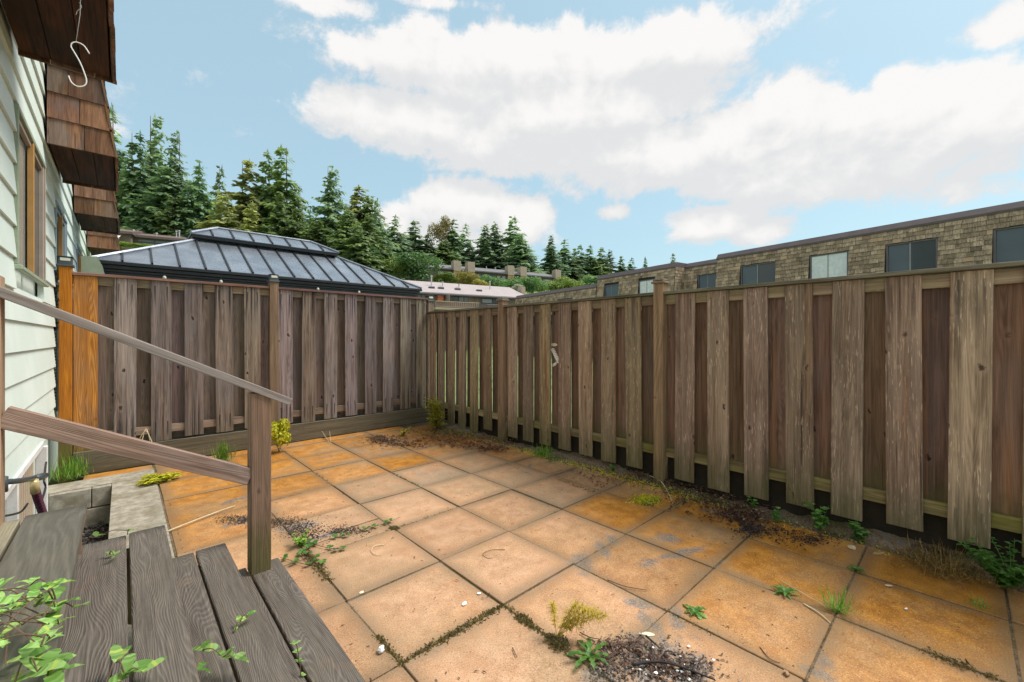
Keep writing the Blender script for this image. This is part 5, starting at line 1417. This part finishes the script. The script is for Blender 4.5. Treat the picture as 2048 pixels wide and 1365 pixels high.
o = plant('shrub', G0(558, 905), 'bright yellow green bush behind the handrail post', 'shrub', dome(42, 1500, .17), 'weed_lime', None, group='weeds at the back fence')
ch = o.children[0]; ch.scale = (.15, .15, .23); ch.location = (0, 0, .22)
b = MB(); [b.tube([(0, 0, 0), (r.uniform(-.06, .06), r.uniform(-.06, .06), .22)], .004, 5, .001) for _ in range(6)]; obj('stem', b.mesh('stem'), M['twig'], o)
o = plant('leafy_weed', G0(328, 966), 'low yellow weed sprawling at the kerb corner', 'weed', dome(43, 1100, .18), 'weed_lime', None, group='weeds at the back fence')
ch = o.children[0]; ch.scale = (.20, .13, .06); ch.location = (0, 0, .045)
s_, l_ = leafy(48, 9, .16, .02, 10, .6, .7); plant('leafy_weed', G0(497, 888), 'small yellow sprig left of the yellow bush', 'weed', l_, 'weed_lime', s_, group='weeds at the back fence')
# feathery yellow sprig growing from a joint
r = random.Random(44); sb, lb = MB(), MB()
for k in range(7):
    a = R(20 + k * 7); tip = Vector((.02 + .022 * k, -.07 - .018 * k, .19 - .012 * k)) if k else Vector((-.02, .01, .16))
    P = interp([(0, 0, 0), tip * .5 + Vector((0, 0, .02)), tip], 5); sb.tube(P, .0016, 4, .0008)
    for p in P[3:]:
        for _ in range(16):
            d = Vector((r.gauss(0, 1), r.gauss(0, 1), r.gauss(.5, .6))).normalized(); leaf_strip(lb, p, d, (0, 0, 1), r.uniform(.016, .04), .0018, 2, .2)
plant('yellow_sprig', G0(1113, 1275), 'feathery yellow sprig growing from a slab joint', 'weed', lb.mesh('leaves'), 'weed_yellow', sb.mesh('stems'), group=WG, sm='weed_yellow')
# straggling bramble runner lying on the slabs
r = random.Random(45); sb, lb = MB(), MB()
runs = [[(600, 1105), (640, 1085), (700, 1068), (760, 1050), (800, 1035)], [(600, 1105), (620, 1130), (560, 1115)], [(590, 1075), (650, 1095), (690, 1098)], [(610, 1105), (650, 1130)]]
o0 = G0(610, 1100)
for rn in runs:
    P = interp([G0(x, y, .012) - o0 for x, y in rn], 6); sb.tube(P, .003, 5, .0015)
    for p in P[1::2]:
        if r.random() < .75:
            for _ in range(3):
                w = r.uniform(0, 6.3); leaf_strip(lb, p, (math.cos(w), math.sin(w), .5), (0, 0, 1), r.uniform(.025, .05), .014, 4, .3, 0, .05)
plant('bramble_runner', o0, 'bramble runner with a few leaves creeping over the slabs near the steps', 'weed', lb.mesh('leaves', True), 'weed', sb.mesh('stems'), group=WG)
s_, l_ = leafy(47, 12, .09, .028, 6, .9, .7); plant('leafy_weed', G0(603, 1092), 'tangled weed at the root of the bramble runner', 'weed', l_, 'grass', s_, group=WG)

# foreground clematis over the landing: stems and pointed leaves
def clematis(seed, label, spots, group='young clematis shoots over the steps'):
    r = random.Random(seed); sb, lb = MB(), MB()
    org = at_z(*spots[0][:2], spots[0][2])
    prev = Vector((0, 0, 0))
    for (px, py, z, size, ang, n) in spots:
        p = at_z(px, py, z) - org
        mid = (p + prev) / 2 + Vector((0, 0, .015))
        if (p - prev).length > .005: sb.tube(interp([prev, mid, p], 5), .0018, 5, .0012)
        for k in range(n):
            w = ang + (k - (n - 1) / 2) * 1.15 + r.uniform(-.3, .3)
            d = Vector((math.cos(w), math.sin(w), r.uniform(-.1, .55)))
            leaf_strip(lb, p, d, Vector((r.uniform(-.4, .4), r.uniform(-.4, .4), 1)), size * r.uniform(.75, 1.15), size * .25, 7, r.uniform(.1, .4), .07, .03, r.uniform(.1, .35))
        prev = p
    return plant('clematis', org, label, 'climber', lb.mesh('leaves', True), 'vine', sb.mesh('stems'), group=group)
r = random.Random(9); sp_ = [(10, 1330, .72, .05, 0, 2)]
for _ in range(34):
    px, py = r.uniform(-60, 120), r.uniform(1165, 1310)
    sp_.append((px, py, .72 + r.uniform(0.02, .14), r.uniform(.032, .05), r.uniform(0, 6.3), r.randint(2, 3)))
clematis(1, 'dense light green clematis cluster at the lower left corner', sp_)
clematis(2, 'clematis shoot with large pale leaves lying across the landing board', [(70, 1215, .80, .05, .5, 2), (95, 1205, .80, .05, 1.2, 2), (108, 1220, .78, .055, -.8, 2), (150, 1217, .775, .05, -.9, 1)])
clematis(3, 'clematis shoot hanging at the lower left edge of the second step', [(30, 1365, .74, .05, .5, 2), (55, 1320, .76, .05, .5, 3), (75, 1345, .75, .055, .2, 4), (95, 1352, .74, .05, 0, 3), (100, 1330, .74, .05, 1, 2)])
clematis(4, 'clematis shoot with bright leaves in front of the gap between treads', [(215, 1365, .56, .05, 0, 1), (232, 1325, .58, .055, 1.2, 2), (250, 1350, .57, .06, .3, 3), (285, 1345, .57, .05, .8, 2)])
clematis(5, 'trailing clematis shoot along the lower edge of the middle step', [(330, 1365, .40, .04, 0, 1), (345, 1310, .41, .035, 1.5, 1), (365, 1320, .41, .055, 1.0, 2), (392, 1345, .40, .05, .2, 2), (405, 1300, .42, .055, .9, 3), (445, 1315, .42, .05, .4, 3), (470, 1322, .41, .05, .1, 2)])
clematis(6, 'thin clematis sprig standing on the third step', [(470, 1262, .355, .025, .8, 1), (480, 1245, .37, .035, 1.0, 2), (495, 1232, .38, .03, .3, 2)])
clematis(7, 'pale slim shoot between the two lowest treads', [(602, 1350, .18, .02, 0, 2), (598, 1325, .22, .022, 1, 3), (596, 1305, .25, .022, 2, 3), (590, 1290, .28, .022, 1.5, 3)])
clematis(8, 'small weed sprouting between the planks at the step ends', [(222, 1118, .53, .02, 0, 2), (218, 1108, .54, .025, 1, 3), (228, 1112, .55, .025, 2, 3)])
clematis(9, 'leaf sprig at the far end of the second step', [(255, 1070, .53, .02, 0, 1), (258, 1062, .55, .028, .6, 3), (196, 1073, .55, .04, 1.2, 2)])

# ------------------------------------------------------------------ moss, litter, debris
mb = MB(); r = random.Random(51)
def snap(v):
    v = Vector(v)
    for L_, ax in ((XL, 0), (YL, 1)):
        n_ = min(L_, key=lambda t: abs(t - v[ax]))
        if abs(n_ - v[ax]) < .10: v[ax] = n_
    return v
def moss_line(p, q, n, h=.012, w=.012):
    p, q = Vector(p), Vector(q)
    for L_, ax in ((XL, 0), (YL, 1)):       # keep long stretches on their joint
        m_ = (p[ax] + q[ax]) / 2; n_ = min(L_, key=lambda t: abs(t - m_))
        if abs(n_ - m_) < .07 and abs(p[ax] - q[ax]) < .16 and w < .03: p[ax] = q[ax] = n_
    for _ in range(n):
        t = r.random(); c = Vector(p).lerp(Vector(q), t) + Vector((r.gauss(0, w), r.gauss(0, w), -.004))
        for _k in range(3):
            d = Vector((r.gauss(0, 1), r.gauss(0, 1), 1.1)).normalized() * h * r.uniform(.5, 1.4)
            s = d.cross(Vector((r.random(), r.random(), .2))).normalized() * h * .35
            mb.quad(c - s, c + d * .5 + s * .7, c + d, c + d * .4 - s)
# measured mossy stretches plus a thin scatter in every joint
for (a, b_, n, h, w) in (((789, 1329), (1000, 1212), 420, .014, .012), ((789, 1329), (745, 1275), 160, .012, .010), ((1000, 1212), (1110, 1300), 180, .012, .012), ((1095, 1280), (1120, 1300), 160, .018, .02),
                        ((1025, 1240), (1050, 1255), 120, .016, .012), ((600, 1100), (650, 1165), 220, .014, .014), ((776, 943), (838, 975), 110, .010, .008),
                        ((1010, 925), (1060, 950), 60, .010, .01), ((1290, 1010), (1310, 1000), 200, .02, .025), ((787, 1055), (920, 1012), 60, .008, .008), ((770, 1050), (795, 1060), 110, .014, .018),
                        ((1340, 1012), (1380, 1000), 60, .01, .02), ((1340, 1215), (1450, 1260), 120, .01, .012), ((1450, 1250), (1500, 1290), 80, .01, .014), ((1850, 1290), (2000, 1340), 140, .012, .016),
                        ((560, 905), (700, 985), 90, .01, .012), ((1610, 1355), (1735, 1093), 60, .008, .008), ((1120, 960), (1200, 990), 100, .012, .02), ((840, 862), (1000, 880), 600, .02, .09), ((880, 860), (960, 868), 500, .03, .08)):
    moss_line(G0(*a), G0(*b_), n, h, w)
for X in XL[2:8]:
    for _ in range(60):
        y = r.uniform(-.8, 6.1); moss_line((X, y, 0), (X, y + r.uniform(.02, .15), 0), 4, .006, .004)
for Y in YL[3:14]:
    for _ in range(55):
        x = r.uniform(.3, 3.7); moss_line((x, Y, 0), (x + r.uniform(.02, .15), Y, 0), 4, .006, .004)
moss = tag(obj('moss', mb.mesh('moss'), M['moss']), 'brown green moss and dirt tufts growing along the slab joints', 'moss', kind='stuff')
mb = MB(); r = random.Random(54)          # greener moss along the right fence foot and in the corner
for _ in range(2200):
    y = r.uniform(1.6, 3.9) if r.random() < .6 else r.uniform(-.3, 6.0)
    c = Vector((r.gauss(3.80, .07), y, .004))
    d = Vector((r.gauss(0, 1), r.gauss(0, 1), 1.2)).normalized() * .016 * r.uniform(.4, 1.5); s = d.cross(Vector((r.random(), r.random(), .2))).normalized() * .005
    mb.quad(c - s, c + d * .5 + s * .7, c + d, c + d * .4 - s)
for _ in range(700):
    c = G0(r.gauss(1293, 14), r.gauss(1002, 5)); c.z = .004
    d = Vector((r.gauss(0, 1), r.gauss(0, 1), 1.0)).normalized() * .02 * r.uniform(.4, 1.4); s = d.cross(Vector((r.random(), r.random(), .2))).normalized() * .006
    mb.quad(c - s, c + d * .5 + s * .7, c + d, c + d * .4 - s)
tag(obj('moss', mb.mesh('moss'), M['weed_lime']), 'yellow green moss cushion and fringe at the foot of the right fence', 'moss', kind='stuff')
def litter(seed, spots, n, leaf, m, label, name='leaf_litter', long=2.2):
    r = random.Random(seed); b = MB()
    for _ in range(n):
        px, py, sx, sy = r.choice(spots)
        c = G0(r.gauss(px, sx), r.gauss(py, sy)); c.z = r.uniform(.001, .02)
        if c.x > 3.93 or c.y > 6.3: continue
        if c.x > 3.62: c.z += .05 * (c.x - 3.62) / .3
        a = r.uniform(0, 6.3); l = leaf * r.uniform(.5, 1.5); d = Vector((math.cos(a), math.sin(a), r.uniform(-.1, .45)))
        leaf_strip(b, c, d, (0, 0, 1), l * long * .5, l * .22, 3, r.uniform(0, .5), 0, 0, r.uniform(-.3, .5))
    return tag(obj(name, b.mesh('litter'), M[m]), label, 'leaf litter', kind='stuff')
litter(61, [(775, 883, 20, 5), (815, 890, 18, 4), (760, 880, 14, 4)], 520, .035, 'litter_dark', 'dark red brown leaf litter heap near the back fence')
litter(62, [(960, 890, 32, 6), (930, 885, 30, 7), (985, 898, 22, 5), (900, 880, 30, 6), (850, 880, 30, 6)], 900, .035, 'litter', 'rusty red leaf litter in front of the corner sapling')
litter(63, [(1420, 1000, 40, 10), (1470, 1025, 30, 10), (1380, 980, 30, 9), (1340, 965, 30, 7), (1500, 1040, 25, 8), (1290, 955, 30, 6)], 1500, .030, 'litter_dark', 'dark twiggy litter along the right fence foot')
litter(64, [(1900, 1115, 25, 8), (1860, 1110, 20, 6)], 260, .03, 'litter_dark', 'dark litter under the dry grass heap')
litter(65, [(1200, 960, 40, 8), (1180, 940, 30, 8), (1240, 960, 30, 8)], 260, .025, 'litter', 'brown litter scraps by the middle fence post')
# loose grit and scraps lying all over the slabs
b = MB(); r = random.Random(66)
for _ in range(900):
    c = Vector((r.uniform(.7, 3.6), r.uniform(-.4, 6.0), .004)); s = r.uniform(.002, .007); a = r.uniform(0, 6.3)
    d = Vector((math.cos(a), math.sin(a), 0)) * s * r.uniform(.7, 2.6); e = Vector((-d.y, d.x, 0)).normalized() * s * .5
    b.quad(c - d, c - e + Vector((0, 0, s * .5)), c + d, c + e + Vector((0, 0, s * .3)))
tag(obj('scattered_crumbs', b.mesh('crumbs'), M['twig']), 'tiny dark crumbs of bark scattered over the slabs', 'debris', kind='stuff')
# ash and grit heap in the foreground and dark grit by the handrail post
def spot_fn(spots, zmax):
    def f(r):
        px, py, sx, sy = r.choice(spots); c = G0(r.gauss(px, sx), r.gauss(py, sy)); return (c.x, c.y, r.uniform(0, zmax))
    return f
tag(obj('ash_heap', gravel_mesh(1900, spot_fn([(1290, 1325, 45, 22), (1340, 1340, 45, 18), (1250, 1300, 30, 14), (1230, 1345, 30, 14), (1380, 1345, 30, 14)], .008), .0042, 71, .45), M['gravel']), 'heap of grey ash and grit in the foreground', 'ash', kind='stuff')
tag(obj('dark_grit', gravel_mesh(2600, spot_fn([(480, 1040, 22, 5), (590, 1052, 30, 9), (610, 1068, 22, 8), (560, 1045, 25, 6), (690, 1062, 22, 5)], .006), .0045, 72, .5), M['charcoal']), 'dark grit spilled on the slabs behind the handrail post', 'grit', kind='stuff')
tag(obj('dark_grit', gravel_mesh(1500, spot_fn([(1460, 1030, 25, 8), (1500, 1060, 18, 7), (1550, 1065, 30, 8), (1620, 1080, 30, 7)], .02), .006, 73, .5), M['charcoal']), 'black earth crumbs along the right fence foot', 'grit', kind='stuff')
tag(obj('white_scraps', gravel_mesh(34, spot_fn([(1320, 1335, 40, 22), (1370, 1345, 30, 14)], .015), .0075, 74, .3), M['paper']), 'pale scraps and shell bits in the ash heap', 'debris', kind='stuff')
litter(67, [(1290, 1325, 45, 20), (1350, 1340, 40, 16), (1240, 1300, 30, 12)], 420, .022, 'litter_dark', 'dark brown scraps matted into the ash heap')
# twigs, sticks and single finds
def stick(label, pts, rad, m='twig', name='twig', group='twigs lying on the slabs', r2=None, cat='twig'):
    P = [Vector(p) for p in pts]; o0 = P[0]
    b = MB(); b.tube(interp([p - o0 for p in P], 5), rad, 6, r2 or rad * .5)
    return tag(obj(name, b.mesh('stick', True), M[m], None, o0), label, cat, group)
stick('long pale stick lying left of the handrail post', [G0(333, 1064, .01), G0(380, 1045, .02), G0(440, 1022, .015), G0(470, 1012, .01)], .006, 'dry_pale')
stick('pale curved stem lying from the right fence onto an orange slab', [G0(1290, 948, .05), G0(1320, 962, .05), G0(1336, 985, .02), G0(1346, 1008, .008)], .004, 'dry_pale')
stick('thin curled tan stem on the middle slab near the steps', [G0(768, 1090, .006), G0(750, 1092, .008), G0(743, 1102, .008), G0(752, 1110, .006), G0(763, 1111, .005)], .003, 'dry_pale')
stick('fine curved brown wire stem on the slab right of centre', [G0(1010, 1100, .005), G0(985, 1100, .012), G0(966, 1108, .008), G0(975, 1117, .005), G0(985, 1116, .005)], .002, 'twig')
stick('flat tan stalk on the joint beside the star shaped tuft', [G0(1607, 1208, .006), G0(1640, 1228, .01), G0(1661, 1247, .006)], .005, 'dry_pale')
stick('long dry stem pointing at the star shaped grass tuft', [G0(1560, 1160, .006), G0(1620, 1195, .008), G0(1668, 1220, .006)], .0022, 'dry_pale')
stick('short dark twig on the foreground slab', [G0(1025, 1296, .005), G0(1034, 1315, .006)], .003)
stick('dark twig standing in a joint left of centre', [G0(976, 1192, 0), G0(979, 1186, .03)], .003)
stick('upright dark stalk in a joint near the right edge', [G0(1935, 1325, 0), G0(1931, 1318, .05)], .004)
stick('thin red brown twig by the lower right slab joint', [G0(1520, 1295, .005), G0(1540, 1318, .008), G0(1560, 1326, .005)], .0025)
stick('charred stick across the ash heap', [G0(1265, 1330, .02), G0(1330, 1325, .03), G0(1430, 1360, .015)], .006, 'charcoal')
stick('second charred stick behind the ash heap', [G0(1292, 1272, .02), G0(1318, 1295, .02)], .005, 'charcoal')
stick('thin dark twig left of the ash heap', [G0(1160, 1265, .005), G0(1180, 1275, .008), G0(1198, 1278, .005)], .003)
stick('long twig on the joint above the curved sand patch', [G0(1215, 1160, .005), G0(1250, 1173, .008), G0(1295, 1181, .005)], .003)
stick('dry stalk rising by the back fence right of the yellow bush', [G0(660, 888, 0), G0(650, 872, .05), at_z(640, 858, .12), at_z(620, 835, .22)], .003, 'dry_pale')
stick('second dry stalk leaning from the same tuft by the back fence', [G0(662, 888, 0), at_z(655, 850, .12), at_z(632, 830, .17)], .0025, 'dry_pale')
stick('dry bent stalk at the back fence behind the mid rail', [at_y(283, 885, 6.28), at_y(292, 858, 6.28), at_y(300, 883, 6.28)], .006, 'dry_pale')
stick('second dry stalk at the back fence behind the mid rail', [at_y(305, 888, 6.27), at_y(292, 862, 6.27), at_y(278, 880, 6.27)], .005, 'dry_pale')
stick('thin bare stem over the right fence cap, left one of the pair', [at_x(1093, 622, 3.95), at_x(1088, 605, 3.97), at_x(1100, 598, 3.97)], .003, 'twig', 'bare_stem', 'stems over the fence cap')
stick('thin bare stem over the right fence cap, right one of the pair', [at_x(1112, 620, 3.95), at_x(1110, 603, 3.97), at_x(1104, 593, 3.97)], .003, 'twig', 'bare_stem', 'stems over the fence cap')
def chip(label, px, py, sx, sy, sz, m, name, cat, rz=0, z=.0, bump=.25):
    r = random.Random(int(px)); b = bmesh.new(); bmesh.ops.create_icosphere(b, subdivisions=2, radius=.5)
    for v in b.verts: v.co *= 1 + r.uniform(-bump, bump)
    bmesh.ops.scale(b, vec=(sx, sy, sz), verts=b.verts); me = bpy.data.meshes.new(name); b.to_mesh(me); b.free()
    p = G0(px, py); return tag(obj(name, me, M[m], None, (p.x, p.y, z + sz * .4), (0, 0, rz)), label, cat)
chip('pale grey stone near the lowest tread', 762, 1305, .045, .03, .03, 'stone', 'stone', 'stone', .6)
chip('flat white paper scrap on the foreground slab', 929, 1208, .04, .022, .003, 'paper', 'paper_scrap', 'scrap', .5, .002, .1)
chip('small white chip beside the paper scrap', 958, 1188, .02, .022, .003, 'paper', 'paper_scrap', 'scrap', .9, .002, .1)
chip('cream wood chip lying in the joint near the steps', 723, 1186, .028, .02, .006, 'cream', 'wood_chip', 'chip', .2)
chip('orange pebble at the bottom right of the patio', 1573, 1350, .03, .022, .018, 'brick', 'pebble', 'stone', .3)
chip('curled pale leaf near the right fence foot', 1703, 1097, .06, .045, .02, 'dry_pale', 'fallen_leaf', 'leaf', .3)
chip('long brown leaf beside the curled pale leaf', 1758, 1108, .10, .03, .01, 'dry', 'fallen_leaf', 'leaf', -.5)
chip('small tan leaf on the slab below the dry grass', 1778, 1172, .04, .018, .004, 'dry_pale', 'fallen_leaf', 'leaf', -.8)
chip('tiny lilac chip on the wet right slab', 1812, 1218, .022, .012, .004, 'paper', 'paper_scrap', 'scrap', -.2)
chip('pinkish leaf near the right edge of the slabs', 1955, 1158, .035, .018, .004, 'dry', 'fallen_leaf', 'leaf', -.2)
chip('long pale shell shard behind the ash heap', 1296, 1270, .075, .025, .008, 'cream', 'shard', 'scrap', -.9)
chip('rusty leaf by the middle fence post', 1160, 943, .09, .03, .012, 'brick', 'fallen_leaf', 'leaf', .5)

# ------------------------------------------------------------------ things on the house
# S hook on a wire under the near soffit
hx = Vector((-.15, 2.91, 0)); 
def hk(px, py): p = at_y(px, py, 2.91); return Vector((p.x, 2.91, p.z))
hpts = [hk(137, 152), hk(143, 165), hk(155, 173), hk(168, 172), hk(173, 164), hk(170, 150), hk(160, 125), hk(148, 104), hk(142, 93), hk(145, 86), hk(155, 85), hk(168, 92), hk(179, 108)]
o0 = hk(150, 86); b = MB(); b.tube(interp([p - o0 for p in hpts], 4), .0026, 8)
tag(obj('s_hook', b.mesh('hook', True), M['white_paint'], None, o0), 'white S shaped hook hanging under the near soffit', 'hook')
w0 = hk(163, -60); w0.z = 3.285
b = MB(); b.tube([Vector((0, 0, 0)), hk(160, 30) - w0, hk(152, 86) - w0], .0016, 5); b.tube(interp([hk(158, 5) - w0, hk(163, 15) - w0, hk(155, 22) - w0, hk(152, 30) - w0], 3), .0014, 5)
tag(obj('hanging_wire', b.mesh('wire', True), M['wire'], None, w0), 'thin twisted wire the S hook hangs from', 'wire')
# tap pipe with hose beside the basement window
pb = at_y(5, 969, 3.05); pe = at_x(80, 955, -.36)
tap = empty('hose_pipe', (WALL, 4.2, .6), 0, 'black water pipe with brass coupling and ribbed maroon hose at the landing', 'pipe')
def TW(px, py, X): return at_x(px, py, X) - Vector((WALL, 4.2, .6))
b = MB(); b.tube([TW(4, 965, -.42), TW(40, 962, -.40), TW(78, 955, -.38)], .014, 8); b.tube([TW(72, 957, -.38), TW(88, 952, -.38)], .022, 8); b.tube([TW(4, 955, -.42), TW(4, 985, -.42)], .02, 8)
obj('pipe', b.mesh('pipe', True), M['pipe'], tap)
b = MB(); b.tube([TW(68, 962, -.38), TW(70, 985, -.38)], .021, 8); obj('coupling', b.mesh('coupling', True), M['brass'], tap)
P = interp([TW(71, 982, -.38), TW(77, 1002, -.375), TW(85, 1025, -.37)], 5); hs = MB()
hs.tube(P, .017, 8)
for p in P: 
    d = (P[-1] - P[0]).normalized(); hs.tube([p - d * .004, p + d * .004], .0215, 8)
obj('hose', hs.mesh('hose'), M['hose'], tap)
b = MB(); b.tube(interp([TW(92, 925, -.40), TW(88, 960, -.385), TW(91, 975, -.38), TW(84, 1000, -.38)], 5), .006, 6); b.tube(interp([TW(55, 1008, -.43), TW(40, 1025, -.43), TW(0, 1034, -.43)], 5), .006, 6)
obj('cable', b.mesh('cable', True), M['black_plastic'], tap)
# white ornament on a back board of the right fence
orn = empty('wall_ornament', at_x(1108, 690, 3.954), 0, 'white feathered ornament hanging on a rear board of the right fence', 'ornament')
oo = orn.location
b = MB(); n = 16
b.prism([(.055 * math.cos(6.283 * k / n), .02 * math.sin(6.283 * k / n)) for k in range(n)], -.006, .003, 'x'); obj('disc', b.mesh('disc', fix=True), M['cream'], orn, (0, 0, 0))
b = MB()
for k in range(8):
    p = Vector((-.001, .045 - k * .013, -.055 - k * .019)); leaf_strip(b, p, (0, -.5 + .02 * k, -.5), (-1, 0, 0), .055, .012, 4, .1)
    leaf_strip(b, p, (0, -.9, .12), (-1, 0, 0), .055, .010, 4, .1)
for k in range(5):
    p = Vector((-.001, .005 - k * .012, -.235 + k * .006)); leaf_strip(b, p, (0, .25, -.8), (-1, 0, 0), .05, .009, 4, .1)
obj('feathers', b.mesh('feathers'), M['white_paint'], orn)
# mint curved screen end beyond the fence by the house
b = MB(); pr_ = [(0, 0), (.30, .02), (.40, -.18), (.46, -.42), (.48, -.9), (.05, -.9)]
b.prism(pr_, -.04, .04, 'y'); p = at_y(162, 513, 7.0)
tag(obj('folded_screen', b.mesh('screen', fix=True), M['trim_green'], None, p, (0, 0, 0), (.45, 1, .55)), 'pale green folded screen beside the gazebo corner', 'screen')
